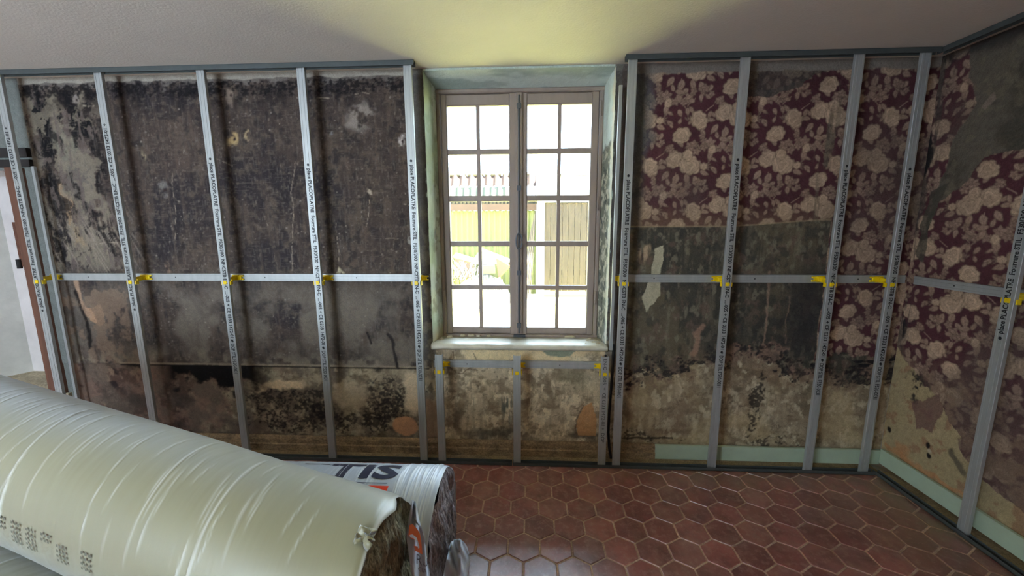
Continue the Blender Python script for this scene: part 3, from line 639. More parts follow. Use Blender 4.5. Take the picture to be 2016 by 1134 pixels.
# ------------------------------------------------------------------ right wall
XR = 2.32
rc = Canvas(-1.2, .14, 0, 2.44, .003, 5)
def to_r(pts): return [tuple(at(u, v, 0, XR)[[1, 2]]) for u, v in pts]
def paint_right():
    global X, Z
    c = rc; X, Z = c.X, c.Z
    f1 = fbm(X, Z, .3, .3, 101, 6); f2 = fbm(X, Z, .05, .06, 102, 5); f3 = fbm(X, Z, .02, .3, 103, 4)
    g = W(82, 76, 66)*np.ones(X.shape+(1,)); g = mix(g, W(64, 60, 52), ss(.45, .62, f1)); g = mix(g, W(96, 88, 72), ss(.55, .7, f2)*.5)
    c.C = g
    tear = c.poly(to_r([(1915, 60), (1905, 130), (1925, 200), (1880, 270), (1860, 330), (1830, 420), (1820, 470), (1850, 400), (1900, 360), (1940, 312), (1990, 293), (2060, 300), (2100, -60), (1940, -20)]), .5)
    wallpaper(c, -.2, 1.27, 1-tear); c.H += .002*(1-tear)
    c.put(W(120, 112, 96), (1-tear)*0+ss(.5, 0, np.abs(tear-.5))*.0)
    c.put(W(110, 98, 88), c.poly(to_r([(1932, 210), (1958, 180), (1962, 196), (1940, 215)]), .2)*.8)
    # darker streaks and patches towards the corner and top
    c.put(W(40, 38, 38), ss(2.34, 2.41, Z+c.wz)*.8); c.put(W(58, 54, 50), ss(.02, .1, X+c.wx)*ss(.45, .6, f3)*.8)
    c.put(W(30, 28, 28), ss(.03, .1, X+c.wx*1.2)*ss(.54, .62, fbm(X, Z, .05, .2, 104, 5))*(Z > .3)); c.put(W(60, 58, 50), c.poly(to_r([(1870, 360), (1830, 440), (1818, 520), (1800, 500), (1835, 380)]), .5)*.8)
    # bare plaster low down
    low = W(138, 124, 94)*np.ones(X.shape+(1,)); low = mix(low, W(158, 142, 108), ss(.45, .6, f1)); low = mix(low, W(120, 86, 66), ss(.56, .66, f2)*.6)
    m = np.maximum(c.poly(to_r([(1700, 740), (1735, 620), (1775, 700), (1800, 735), (1850, 800), (1890, 860), (1915, 930), (1960, 960), (2016, 1010), (2100, 1080), (2100, 1300), (1700, 960)]), 1.0), 0)
    c.C = mix(c.C, low, m); c.H -= .003*m
    c.put(W(96, 72, 66), c.poly(to_r([(1792, 790), (1850, 780), (1853, 815), (1838, 850), (1800, 840)]), .8)*.85)
    c.put(W(112, 92, 76), (1-m)*ss(.9, .5, Z+c.wz*3)*ss(.45, .6, f2)*.8); c.put(W(92, 76, 66), (1-m)*ss(.8, .35, Z)*.5)
    c.put(W(152, 108, 72), c.line(to_r([(1745, 880), (1830, 935), (1890, 975)]), .02, 1)*.7); c.put(W(150, 110, 76), c.blob(*to_r([(1778, 890)])[0], .04, .05, .3, 1)*.7)
    for u, v in ((1731, 846), (1752, 848), (1829, 878), (1829, 899)): c.put(W(24, 20, 18), c.blob(*to_r([(u, v)])[0], .012, .018, .25, .3))
    c.put(W(150, 140, 118), c.blob(*to_r([(1831, 889)])[0], .012, .013, .2, .2)); c.put(W(70, 64, 54), c.line(to_r([(1876, 890), (1900, 935)]), .02, .6)*.8)
    c.put(W(44, 40, 38), c.blob(*to_r([(1805, 765)])[0], .05, .08, .4, 1.5)*ss(.46, .54, f2))
paint_right()
ys = axis([(-4.2, -1.2, .3), (-1.2, -.75, .01), (-.75, .12, .0035)]); zs2 = axis([(0, ZC, .004)])
GY, GZ = np.meshgrid(ys, zs2, indexing='ij')
Cc = rc.sample(rc.C, GY, GZ); Hh = rc.sample(rc.H, GY, GZ)
P = np.stack([XR-Hh-(fbm(GY, GZ, .4, .4, 190, 4)-.5)*.006, GY, GZ], -1)
struct(grid('wall_right', P, Cc, M['wall']), 'right wall with torn burgundy rose wallpaper and bare plaster low down')
b = MB(); b.box(XR+.02, XR+.25, -4.3, .5, 0, 2.7); o = struct(b.build('wall_right', M['paint']), 'outer thickness of the right wall')

# other walls, behind the photographer
b = MB()
b.box(-4.75, -3.4, -4.25, -4.0, 0, 2.7).box(-1.7, 2.6, -4.25, -4.0, 0, 2.7).box(-3.4, -1.7, -4.25, -4.0, 0, .7).box(-3.4, -1.7, -4.25, -4.0, 2.3, 2.7)
struct(b.build('wall_back', M['paint']), 'plain rear wall with a window opening')
b = MB()
b.box(-4.75, -4.5, -4.25, .9, 0, 2.7)
struct(b.build('wall_left', M['paint']), 'plain left wall')
b = MB(); b.box(-4.75, 2.6, -4.3, .14, ZC, 2.6)
struct(b.build('ceiling', M['ceiling']), 'off-white textured ceiling')
b = MB(); b.box(-4.9, 2.8, -4.5, .9, 2.705, 2.8)
struct(b.build('roof', M['paint']), 'roof slab over the room')

# ------------------------------------------------------------------ floor: hexagonal terracotta tiles in grout
b = MB(); b.box(-4.75, 2.6, -4.3, .5, -.12, -.003)
fl = struct(b.build('floor', M['grout']), 'worn floor of hexagonal red tiles with dusty grout')
tw = .1535; s_ = tw/math.sqrt(3); g = .0042
V = []; Fc = []; Cl = []
rr = random.Random(5); gx = []; row = 0
tones = [rgb(168, 96, 90), rgb(154, 84, 80), rgb(174, 104, 94), rgb(148, 84, 78), rgb(164, 104, 96)]
yc = -.249+1.5*s_*2; row = -2
while yc > -4.2:
    x = -4.55+(0 if row % 2 == 0 else tw/2)+((-.039+tw*40+4.55) % tw)
    while x < 2.3:
        if yc < .1:
            o_ = len(V); tone = rr.choice(tones)*rr.uniform(.82, 1.15); zt = rr.uniform(-.0006, .0006); tx = rr.uniform(-.003, .003); ty = rr.uniform(-.003, .003)
            for rad, z in ((s_-g-.0, -.0030), (s_-g-.0012, -.0006), (s_-g-.004, .0002), (s_*.5, .0004)):
                for k in range(6):
                    a = math.pi/2+k*math.pi/3; dx = rad*math.cos(a); dy = rad*math.sin(a)
                    V.append((x+dx, yc+dy, z+zt+dx*tx+dy*ty)); Cl.append(tone)
            V.append((x, yc, .0004+zt)); Cl.append(tone)
            for q in range(3):
                for k in range(6): Fc.append((o_+q*6+k, o_+q*6+(k+1) % 6, o_+(q+1)*6+(k+1) % 6, o_+(q+1)*6+k))
            for k in range(6): Fc.append((o_+18+k, o_+18+(k+1) % 6, o_+24))
        x += tw
    yc -= 1.5*s_; row += 1
me = bpy.data.meshes.new('floor_tiles'); me.from_pydata(V, [], Fc); me.update()
a = me.color_attributes.new('Col', 'FLOAT_COLOR', 'POINT'); cc = np.ones((len(V), 4), np.float32); cc[:, :3] = np.array(Cl); a.data.foreach_set('color', cc.reshape(-1))
# tile material: wear, dust and dirt
mt = bpy.data.materials.new('worn_red_tile'); mt.use_nodes = True; nt = mt.node_tree; N = nt.nodes; L = nt.links; B = N['Principled BSDF']
at_ = N.new('ShaderNodeAttribute'); at_.attribute_name = 'Col'; tc = N.new('ShaderNodeTexCoord')
def noise(sc, det, rg=.6):
    n_ = N.new('ShaderNodeTexNoise'); n_.inputs['Scale'].default_value = sc; n_.inputs['Detail'].default_value = det; n_.inputs['Roughness'].default_value = rg
    L.new(tc.outputs['Object'], n_.inputs['Vector']); return n_
def rng(src, a, b_, c, d):
    r_ = N.new('ShaderNodeMapRange'); r_.inputs[1].default_value = a; r_.inputs[2].default_value = b_; r_.inputs[3].default_value = c; r_.inputs[4].default_value = d
    L.new(src, r_.inputs[0]); return r_.outputs[0]
def mixn(f, A, Bc, mode='MIX'):
    m_ = N.new('ShaderNodeMix'); m_.data_type = 'RGBA'; m_.blend_type = mode
    if isinstance(f, float): m_.inputs[0].default_value = f
    else: L.new(f, m_.inputs[0])
    L.new(A, m_.inputs[6])
    if isinstance(Bc, tuple): m_.inputs[7].default_value = Bc
    else: L.new(Bc, m_.inputs[7])
    return m_.outputs[2]
n1 = noise(3.2, 8, .7); n2 = noise(28, 6, .7); n3 = noise(9, 6, .65)
c1 = mixn(rng(n3.outputs[0], .42, .68, 0, .7), at_.outputs['Color'], rgba(88, 46, 42))
c2 = mixn(rng(n2.outputs[0], .5, .68, 0, .6), c1, rgba(196, 160, 146))
c3 = mixn(rng(n1.outputs[0], .5, .68, 0, .5), c2, rgba(180, 148, 130))
n4 = noise(5, 7, .7); sx = N.new('ShaderNodeSeparateXYZ'); L.new(tc.outputs['Object'], sx.inputs[0])
def mth(op, a_, b_):
    q = N.new('ShaderNodeMath'); q.operation = op
    for i_, w_ in enumerate((a_, b_)):
        if isinstance(w_, float): q.inputs[i_].default_value = w_
        else: L.new(w_, q.inputs[i_])
    return q.outputs[0]
near = mth('MAXIMUM', rng(sx.outputs[1], -.2, .0, 0, 1), rng(sx.outputs[0], 1.75, 2.2, 0, 1))
dm = mth('MULTIPLY', mth('MULTIPLY', near, rng(sx.outputs[0], .3, 1.0, 0, 1)), rng(n4.outputs[0], .36, .6, 0, 1))
c3 = mixn(dm, c3, rgba(128, 106, 78))
n5 = noise(60, 4, .7); c3 = mixn(rng(n5.outputs[0], .6, .7, 0, .5), c3, rgba(190, 160, 146))
L.new(c3, B.inputs['Base Color']); L.new(rng(n2.outputs[0], .3, .7, .26, .46), B.inputs['Roughness'])
B.inputs['Coat Weight'].default_value = 1.; B.inputs['Coat Roughness'].default_value = .33; B.inputs['Coat IOR'].default_value = 1.85
bp = N.new('ShaderNodeBump'); bp.inputs['Strength'].default_value = .22; bp.inputs['Distance'].default_value = .004; L.new(n2.outputs[0], bp.inputs['Height']); L.new(bp.outputs[0], B.inputs['Normal'])
me.materials.append(mt); o = bpy.data.objects.new('tile_paving', me); COL.objects.link(o); o.parent = fl

dust = mat('dusty_mortar', rgba(150, 130, 98), .95, var=.35, vscale=10, bump=(.8, 50, .01), grain=(.3, 150))
b = MB(); b.box(-3.3, 2.24, .021, .119, -.002, .004); struct(b.build('trim_7', dust), 'dusty mortar strip behind the floor track')
b = MB(); b.box(2.229, 2.319, -3.9, .02, -.002, .004); struct(b.build('trim_8', dust), 'dusty mortar strip along the right wall')
# plinths and skirtings
b = MB(); b.ext([(.118, 0), (.088, 0), (.088, .05), (.096, .056), (.096, .085), (.104, .1), (.118, .104)], lambda y, z, l: (l, y, z), -3.1, .885)
struct(b.build('baseboard_front', M['plinth']), 'old brown moulded plinth along the foot of the window wall')
def board(pts0, pts1): pass
b = MB(); b.box(.886, 2.30, .092, .112, .006, .104); struct(b.build('baseboard_front', M['mint'], bevel=.002), 'mint green skirting board right of the window')
b = MB(); b.box(2.292, 2.312, -3.9, .09, .02, .118); struct(b.build('baseboard_right', M['mint'], bevel=.002), 'mint green skirting board along the right wall')

# ------------------------------------------------------------------ metal studs
def font_mesh(txt, h, wmax=None, bold=0.):
    cu = bpy.data.curves.new('t', 'FONT'); cu.body = txt; cu.size = 1; cu.resolution_u = 2; cu.offset = bold
    ob = bpy.data.objects.new('t', cu); COL.objects.link(ob)
    dg = bpy.context.evaluated_depsgraph_get(); me = bpy.data.meshes.new_from_object(ob.evaluated_get(dg))
    bpy.data.objects.remove(ob); v = np.array([tuple(q.co) for q in me.vertices]); f = [tuple(p.vertices) for p in me.polygons]
    bpy.data.meshes.remove(me)
    v[:, 0] -= v[:, 0].min(); v[:, 1] -= v[:, 1].min(); sy = h/v[:, 1].max(); v[:, 1] *= sy
    v[:, 0] *= (wmax/v[:, 0].max()) if wmax else sy
    return v[:, :2], f
TXT = 'place PLACOPLATRE  Fourrure STIL  F530/300  NF-CSTB EN-C  ...-005 + CE 0333 1472-01 +'
tv, tf = font_mesh(TXT, .029, 1.1, .03)
tv2, tf2 = font_mesh('DOP STIL F530-0031', .024, .2, .02)
prof_s = [(-.0235, .018), (-.0235, .001), (-.0225, 0), (-.013, 0), (-.0118, .0025), (-.0085, .0025), (-.0073, 0), (.0073, 0), (.0085, .0025), (.0118, .0025), (.013, 0), (.0225, 0), (.0235, .001), (.0235, .018), (.018, .018), (.018, .0172), (.0227, .0172), (.0227, .0012), (-.0227, .0012), (-.0227, .0172), (-.018, .0172), (-.018, .018)]
def make_stud(name, z0, z1):
    r = empty(name, (0, 0, 0))
    b = MB(); b.ext(prof_s, lambda a, q, l: (a, q, l), z0, z1)
    b.build('channel', M['steel'], r)
    return r
def put_text(r, z0, down=True, v=tv, f=tf, x=0.):
    b = MB()
    h = v[:, 1].max()
    pts = [((q[1]-h/2+x, -.0006, z0-q[0]) if down else (-(q[1]-h/2)+x, -.0006, z0+q[0])) for q in v]
    b.add(pts, f); b.build('printed_text', M['ink'], r)
    # round stamp at the start of the text
    b = MB(); zz = z0+.022 if down else z0-.022
    b.add([(x+.007*math.cos(k*math.pi/6), -.0006, zz+.008*math.sin(k*math.pi/6)) for k in range(12)], [tuple(range(12))]); b.build('printed_dot', M['ink'], r)
SG = 'vertical steel studs along the window wall'
studs = [(-3.07, 1.02, False, 'steel stud furthest left, standing beside the brown casing post and white recess'),
         (-2.446, 1.03, False, 'steel stud in front of dark mould, first to the right of the recess'),
         (-1.828, 1.90, True, 'steel stud in front of dark mould, third from the left end'),
         (-1.238, 1.86, True, 'steel stud in front of dark mould, fourth from the left end'),
         (-.626, 1.875, True, 'steel stud immediately left of the window reveal'),
         (.615, 1.78, True, 'steel stud immediately right of the window reveal'),
         (1.211, 1.86, True, 'steel stud crossing the rose wallpaper, second right of the window'),
         (1.797, 1.82, True, 'steel stud at the edge of the long wallpaper strip, third right of the window'),
         (2.131, 1.80, True, 'steel stud of the window wall nearest the right corner')]
for x, tz, dn, lab in studs:
    r = make_stud('metal_stud', .004, ZC-.004); r.location = (x, 0, 0); tag(r, lab, 'metal stud', SG)
    put_text(r, tz, dn)
    if dn: put_text(r, tz-1.11, True, tv2, tf2)
for x, lab in ((-.506, 'short steel stud under the left end of the window sill'), (-.017, 'short steel stud under the middle of the window sill'), (.523, 'short printed steel stud under the right end of the window sill')):
    r = make_stud('short_metal_stud', .004, .733); r.location = (x, 0, 0); tag(r, lab, 'metal stud', 'short studs below the window sill')
    if x > .4:
        v3, f3_ = font_mesh('EN-C  ...-005  +  CE 0333 1472-01 +  DOP', .021, .55); put_text(r, .72, True, v3, f3_)
# stud on the right wall, facing the room
r = make_stud('metal_stud', .004, ZC-.004); r.location = (2.214, -.472, 0); r.rotation_euler = (0, 0, math.radians(-90)); tag(r, 'steel stud standing in front of the right wall', 'metal stud', 'studs of the right wall')
put_text(r, 1.03, False)
# narrow profiles set back behind the studs either side
def side_profile(x, y, lab, z1=ZC-.004, z0=.004):
    b = MB(); b.ext([(-.009, .0), (.009, .0), (.009, .014), (.0078, .014), (.0078, .0012), (-.0078, .0012), (-.0078, .014), (-.009, .014)], lambda a, q, l: (x+a, y+q, l), z0, z1)
    return tag(b.build('side_channel', M['steel']), lab, 'metal channel')
side_profile(at(115, 600, 1, .05)[0], .05, 'narrow green-grey steel channel set back right of the leftmost stud', 1.9)
side_profile(at(1210, 500, 1, .05)[0], .05, 'narrow steel channel set back left of the stud beside the window', 2.3, .76)
b = MB(); b.tube([(.588, .075, .79), (.583, .07, .6), (.573, .07, .35), (.572, .07, .2), (.58, .06, .1), (.592, .05, .03)], .009, 10)
tag(b.build('cable', M['cable'], smooth=True), 'black cable hanging behind the stud right of the window', 'cable')

# ------------------------------------------------------------------ tracks on ceiling and floor
def track_x(name, x0, x1, top, lab, y0=-.012):
    b = MB(); t = .0012; h = .028; w = .034
    if top: b.box(x0, x1, y0, y0+w, ZC-.003, ZC-.001).box(x0, x1, y0, y0+t, ZC-h, ZC-.002).box(x0, x1, y0+w-t, y0+w, ZC-h, ZC-.002)
    else: b.box(x0, x1, y0, y0+w, .001, .003).box(x0, x1, y0, y0+t, .001, h*.8).box(x0, x1, y0+w-t, y0+w, .001, h*.8)
    return tag(b.build(name, M['steel_dull_shaded']), lab, 'metal track')
track_x('ceiling_track', -4.2, -.585, True, 'dull steel track with painted-in shade on the ceiling left of the window')
track_x('ceiling_track', .575, 2.19, True, 'dull steel track with painted-in shade on the ceiling right of the window')
track_x('floor_track', -3.2, -.05, False, 'dull steel track on the floor, left length passing behind the rolls')
track_x('floor_track', -.045, 2.19, False, 'dull steel track on the floor, right length below the wallpaper')
b = MB(); b.box(2.195, 2.229, -4.0, .02, ZC-.003, ZC-.001).box(2.195, 2.1962, -4.0, .02, ZC-.028, ZC-.002).box(2.2278, 2.229, -4.0, .02, ZC-.028, ZC-.002)
tag(b.build('ceiling_track', M['steel_dull_shaded']), 'dull steel track with painted-in shade on the ceiling along the right wall', 'metal track')
b = MB(); b.box(2.195, 2.229, -4.0, .02, .001, .003).box(2.195, 2.1962, -4.0, .02, .001, .022).box(2.2278, 2.229, -4.0, .02, .001, .022)
tag(b.build('floor_track', M['steel_dull_shaded']), 'dull steel track on the floor along the right wall', 'metal track')

# ------------------------------------------------------------------ horizontal rails
def rail(p, length, z, lab, rz=0., grp=None):
    r = empty('horizontal_rail', p, rz); tag(r, lab, 'metal rail', grp)
    b = MB(); b.ext(prof_s, lambda a, q, l: (l, q, a), 0, length); b.build('channel', M['steel'], r)
    b = MB(); x = .22
    while x < length-.1:
        b.add([(x+.004*math.cos(k*math.pi/4), -.0005, .004*math.sin(k*math.pi/4)) for k in range(8)], [tuple(range(8))]); x += .6
    b.build('screw_hole', M['ink'], r)
    return r
rail((-3.06, .1, 1.203), 2.44, 1.2, 'long horizontal steel rail across the dark wall left of the window')
rail((.6, .1, 1.203), 1.69, 1.2, 'horizontal steel rail right of the window')
rail((-.565, .1, .640), 1.09, .64, 'short horizontal steel rail below the window sill')
rail((2.3, .06, 1.203), 1.7, 1.2, 'horizontal steel rail along the right wall', math.radians(-90))

# ------------------------------------------------------------------ yellow adjustable supports
def make_clip(sgn, short=False):
    """sgn: which side of the rail clamp faces the open room side"""
    r = empty('support_clip', (0, 0, 0))
    b = MB()
    b.box(-.022, .022, .086, .098, -.018, .018); b.box(-.016, .016, .076, .09, -.012, .012); b.box(min(0, sgn*.04), max(0, sgn*.04), .085, .095, -.013, .011)
    b.box(sgn*.02 if sgn > 0 else -.05, .05 if sgn > 0 else -.02, .09, .098, .006, .016); b.box(sgn*.02 if sgn > 0 else -.05, .05 if sgn > 0 else -.02, .09, .098, -.016, -.006)
    b.build('rail_clamp', M['yellow'], r, bevel=.002)
    b = MB(); b.box(-.006, .006, .012, .088, -.012, .004); b.box(-.002, .002, .012, .088, -.018, .01); b.build('arm', M['yellow'], r)
    b = MB(); b.box(-.031, .031, .02, .026, -.03, -.002); b.box(-.031, -.0262, .004, .026, -.034, -.01); b.box(.0262, .031, .004, .026, -.034, -.01)
    b.box(-.012, .012, .02, .03, -.045, -.03)
    h = b.build('stud_head', M['yellow'], r, bevel=.0015)
    b = MB(); b.box(-.011, .009, -.0035, .02, -.03, -.008); b.box(-.004, .012, -.005, -.001, -.024, -.014); b.build('locking_tab', M['yellow'], r, bevel=.0015)
    b = MB(); b.cyl((0, .084, 0), (0, .078, 0), .009, 12); b.cyl((0, .079, 0), (0, .076, 0), .0035, 8); b.build('screw', M['orange'] if short else M['screw'], r)
    return r
protoR = make_clip(1); protoL = make_clip(-1)
def dup(p):
    r = p.copy(); COL.objects.link(r)
    for ch in p.children:
        c = ch.copy(); COL.objects.link(c); c.parent = r
    return r
CG = 'yellow clips joining studs to rails'
cl = [(-3.07, 1.203, 'on the stud furthest left beside the recess'), (-2.446, 1.203, 'on the second stud from the left'), (-1.828, 1.203, 'on the third stud from the left'),
      (-1.238, 1.203, 'on the fourth stud from the left'), (-.626, 1.203, 'on the stud just left of the window'), (.615, 1.203, 'on the stud just right of the window'),
      (1.211, 1.203, 'on the second stud right of the window'), (1.797, 1.203, 'on the third stud right of the window'), (2.131, 1.203, 'on the stud nearest the right corner'),
      (-.506, .64, 'on the short stud under the left end of the sill'), (-.017, .64, 'on the short stud under the middle of the sill'), (.523, .64, 'on the short stud under the right end of the sill')]
usedR = usedL = False
for x, z, lab in cl:
    if x < .1:
        o = protoR if not usedR else dup(protoR); usedR = True
    else:
        o = protoL if not usedL else dup(protoL); usedL = True
    o.location = (x, 0, z); tag(o, 'yellow plastic support clip '+lab, 'support clip', CG)
o = dup(protoL); o.location = (2.214, -.472, 1.203); o.rotation_euler = (0, 0, math.radians(-90)); tag(o, 'yellow plastic support clip on the stud of the right wall', 'support clip', CG)

# ------------------------------------------------------------------ insulation rolls
def film(name, base, stretch=(14, 1.5, 1.5), rough=.42):
    m = bpy.data.materials.new(name); m.use_nodes = True; nt = m.node_tree; N = nt.nodes; L = nt.links; B = N['Principled BSDF']
    B.inputs['Roughness'].default_value = rough; B.inputs['Coat Weight'].default_value = .6; B.inputs['Coat Roughness'].default_value = .48
    B.inputs['Sheen Weight'].default_value = 1.; B.inputs['Sheen Roughness'].default_value = .45; B.inputs['Sheen Tint'].default_value = (.82, .9, 1, 1)
    tc = N.new('ShaderNodeTexCoord'); mp = N.new('ShaderNodeMapping'); mp.inputs['Scale'].default_value = stretch; L.new(tc.outputs['Object'], mp.inputs[0])
    a = N.new('ShaderNodeTexNoise'); a.inputs['Scale'].default_value = 3; a.inputs['Detail'].default_value = 5; L.new(mp.outputs[0], a.inputs['Vector'])
    c = N.new('ShaderNodeTexNoise'); c.inputs['Scale'].default_value = 2.2; c.inputs['Detail'].default_value = 4; L.new(tc.outputs['Object'], c.inputs['Vector'])
    r = N.new('ShaderNodeMapRange'); r.inputs[1].default_value = .35; r.inputs[2].default_value = .65; L.new(c.outputs[0], r.inputs[0])
    x = N.new('ShaderNodeMix'); x.data_type = 'RGBA'; L.new(r.outputs[0], x.inputs[0]); x.inputs[6].default_value = base; x.inputs[7].default_value = tuple(q*.86 for q in base[:3])+(1,)
    at2 = N.new('ShaderNodeAttribute'); at2.attribute_name = 'Col'; y_ = N.new('ShaderNodeMix'); y_.data_type = 'RGBA'; L.new(at2.outputs['Fac'], y_.inputs[0])
    L.new(x.outputs[2], y_.inputs[6]); y_.inputs[7].default_value = rgba(236, 238, 232); L.new(y_.outputs[2], B.inputs['Base Color'])
    b = N.new('ShaderNodeBump'); b.inputs['Strength'].default_value = .22; b.inputs['Distance'].default_value = .004; L.new(a.outputs[0], b.inputs['Height']); L.new(b.outputs[0], B.inputs['Normal'])
    return m
FILM = film('translucent_white_film', rgba(146, 142, 106)); FILM2 = film('white_printed_film', rgba(180, 188, 196), (22, 1.2, 1.2))
def wool_mat(name, base, st):
    return mat(name, base, .95, var=.5, vscale=22, stretch=st, bump=(1., 70, .012), grain=(.5, 180), spec=.1)
WOOL = wool_mat('brown_mineral_wool', rgba(134, 124, 98), (1, 1, .5)); WOOL2 = wool_mat('window_lit_mineral_wool', rgba(150, 142, 142), (1, 1, .35))  # wool of the back roll has window light put into a paler, greyer base

class Roll:
    """roll of insulation lying with its right end at x0; cross-sections in the y-z plane"""
    def __init__(s, x0, yc, zc, R, L, dy, dz): s.x0, s.yc, s.zc, s.R, s.L, s.dy, s.dz = x0, yc, zc, R, L, dy, dz
    def p(s, t, th, dr=0.):
        return np.array([s.x0-t, s.yc+s.dy*t+(s.R+dr)*np.sin(th), s.zc+s.dz*t+(s.R+dr)*np.cos(th)])
    def wrap(s, name, m, parent, seed, ridges, nt=420, nth=150, fine=.0016, lip=None, coarse=.006):
        t = np.linspace(0, s.L, nt)[:, None]*np.ones((1, nth)); th = np.linspace(-np.pi, np.pi, nth)[None, :]*np.ones((nt, 1))
        sag = coarse*(fbm(t, th, .5, 1.2, seed, 3)-.5)*2
        Wt = np.zeros_like(t)
        dr = sag+fine*(fbm(t+.02*np.sin(th*2), th, .02, 1.4, seed+3, 4)-.5)*2
        for (tc_, a0, a1, sl, w, h) in ridges:
            c = tc_+sl*(th-a0); k = ss(a0-.15, a0+.1, th)*ss(a1+.15, a1-.1, th)
            g_ = np.exp(-((t-c)/w)**2)*k; dr = dr+h*g_; Wt = np.maximum(Wt, g_*min(1, h/.004)*.85)
        dr *= ss(-.02, .03, t)+.0
        # rounded shoulder at both ends
        dr = dr-.006*(1-np.clip(t/.02, 0, 1))**2-.05*(1-np.clip((s.L-t)/.05, 0, 1))**2
        tt = t.copy()
        if lip is not None: tt[0, :] = -lip(th[0, :]); tt[1, :] = tt[1, :]*.6+tt[0, :]*.4; Wt[:2] = .5
        dr[0, :] = dr[2, :]-.002
        P = np.stack([s.x0-tt, s.yc+s.dy*tt+(s.R+dr)*np.sin(th), s.zc+s.dz*tt+(s.R+dr)*np.cos(th)], -1)
        # flatten where it lies
        o = grid(name, P, np.repeat(Wt[..., None], 3, 2), m, None, True, parent)
        md = o.modifiers.new('thickness', 'SOLIDIFY'); md.thickness = .0015
        return o
    def end(s, name, m, parent, t0, seed, flip=1, amp=.02, rk=.985, bulge=.0):
        nr, na = 46, 170
        r = np.linspace(0, 1, nr)[:, None]*np.ones((1, na)); th = np.linspace(-np.pi, np.pi, na)[None, :]*np.ones((nr, 1))
        y = r*np.sin(th); z = r*np.cos(th)
        sp = np.sin(r*s.R/.018+th)                                   # wound layers
        h = amp*(fbm(y*s.R, z*s.R, .05, .09, seed, 6)-.5)*2+.004*sp+bulge*(1-r**2)
        rr_ = s.R*rk*r
        P = np.stack([s.x0-t0+flip*h, s.yc+s.dy*t0+rr_*np.sin(th), s.zc+s.dz*t0+rr_*np.cos(th)], -1)
        return grid(name, P, None, m, None, True, parent)

rg = random.Random(11)
r1 = empty('insulation_roll', (0, 0, 0)); tag(r1, 'film-wrapped mineral wool roll on top of the others, brown cut end facing right', 'insulation roll', 'rolls of mineral wool')
A = Roll(-.30, -1.46, .60, .22, 2.5, .249, .0825)
ridges = []
for t_, a1 in ((.42, .3), (.62, .45), (.78, .2), (1.02, .55), (1.1, .3), (1.2, .5), (1.27, .45), (1.42, .35), (1.5, .5), (1.66, .5), (1.72, .3), (1.8, .45), (1.95, .5), (2.0, .3), (2.1, .4)):
    ridges.append((t_, -1.1-rg.random()*.3, a1, .05*rg.uniform(-1, .6), rg.uniform(.0016, .0028), rg.uniform(.0015, .004)))
for k in range(70):
    c = rg.uniform(.15, 2.3); a0 = rg.uniform(-1.3, .1); ridges.append((c, a0, a0+rg.uniform(.15, .5), rg.uniform(-.05, .02), .0022, .0018))
lipA = lambda th: .002+.016*(fbm(th*.3+3, th*0, .1, 1, 44, 5)-.5)+.022*np.exp(-((th-.2)/.2)**2)
A.wrap('film_wrap', FILM, r1, 201, ridges, lip=lipA, fine=.0005, nt=560)
A.end('wool_end', WOOL, r1, .0, 205, 1, .014, .985, .012); A.end('wool_end', WOOL, r1, 2.49, 206, -1)
def on_roll(R_, u, v, ths):
    """surface position of the roll seen at u, v"""
    best = None
    for th in ths:
        for t in np.linspace(0, R_.L, 160):
            d = R_.p(t, th)-CAMP; w = d@_fw; e = abs(1008+F_PX*d@_r2/w-u)+abs(567-F_PX*d@_u2/w-v)
            if best is None or e < best[0]: best = (e, t, th)
    return best[1], best[2]
def decal(R_, name, quads, m, parent, dr=.003):
    """print on the film: patches given as (t0, t1, th0, th1) wrapped on the roll"""
    b = MB()
    for t0, t1, h0, h1 in quads:
        n = max(2, int(abs(h1-h0)/.05)); vs = []
        for i in range(n+1):
            th = h0+(h1-h0)*i/n; vs += [R_.p(t0, th, dr), R_.p(t1, th, dr)]
        b.add(vs, [(2*i, 2*i+1, 2*i+3, 2*i+2) for i in range(n)])
    return b.build(name, m, parent)
INK2 = mat('dark_navy_ink', rgba(52, 54, 72), .35); INKG = mat('faded_grey_ink', rgba(96, 98, 84), .5)
RED = mat('red_ink', rgba(226, 70, 44), .35); ORG = mat('orange_ink', rgba(240, 112, 52), .35); WHT = mat('white_ink', rgba(236, 236, 240), .4)
qs = []
ths = np.linspace(-2.0, -.5, 60)
for (u, v, n) in ((4, 1016, 3), (28, 1028, 5), (60, 1042, 5), (92, 1050, 2), (124, 1072, 4), (168, 1086, 4)):
    t, th = on_roll(A, u, v, ths)
    for k in range(n):
        for w in range(3): qs.append((t-.022+w*.014+.004*rg.random(), t-.012+w*.014, th-.06*k-.03, th-.06*k))
decal(A, 'printed_text', qs, INKG, r1)

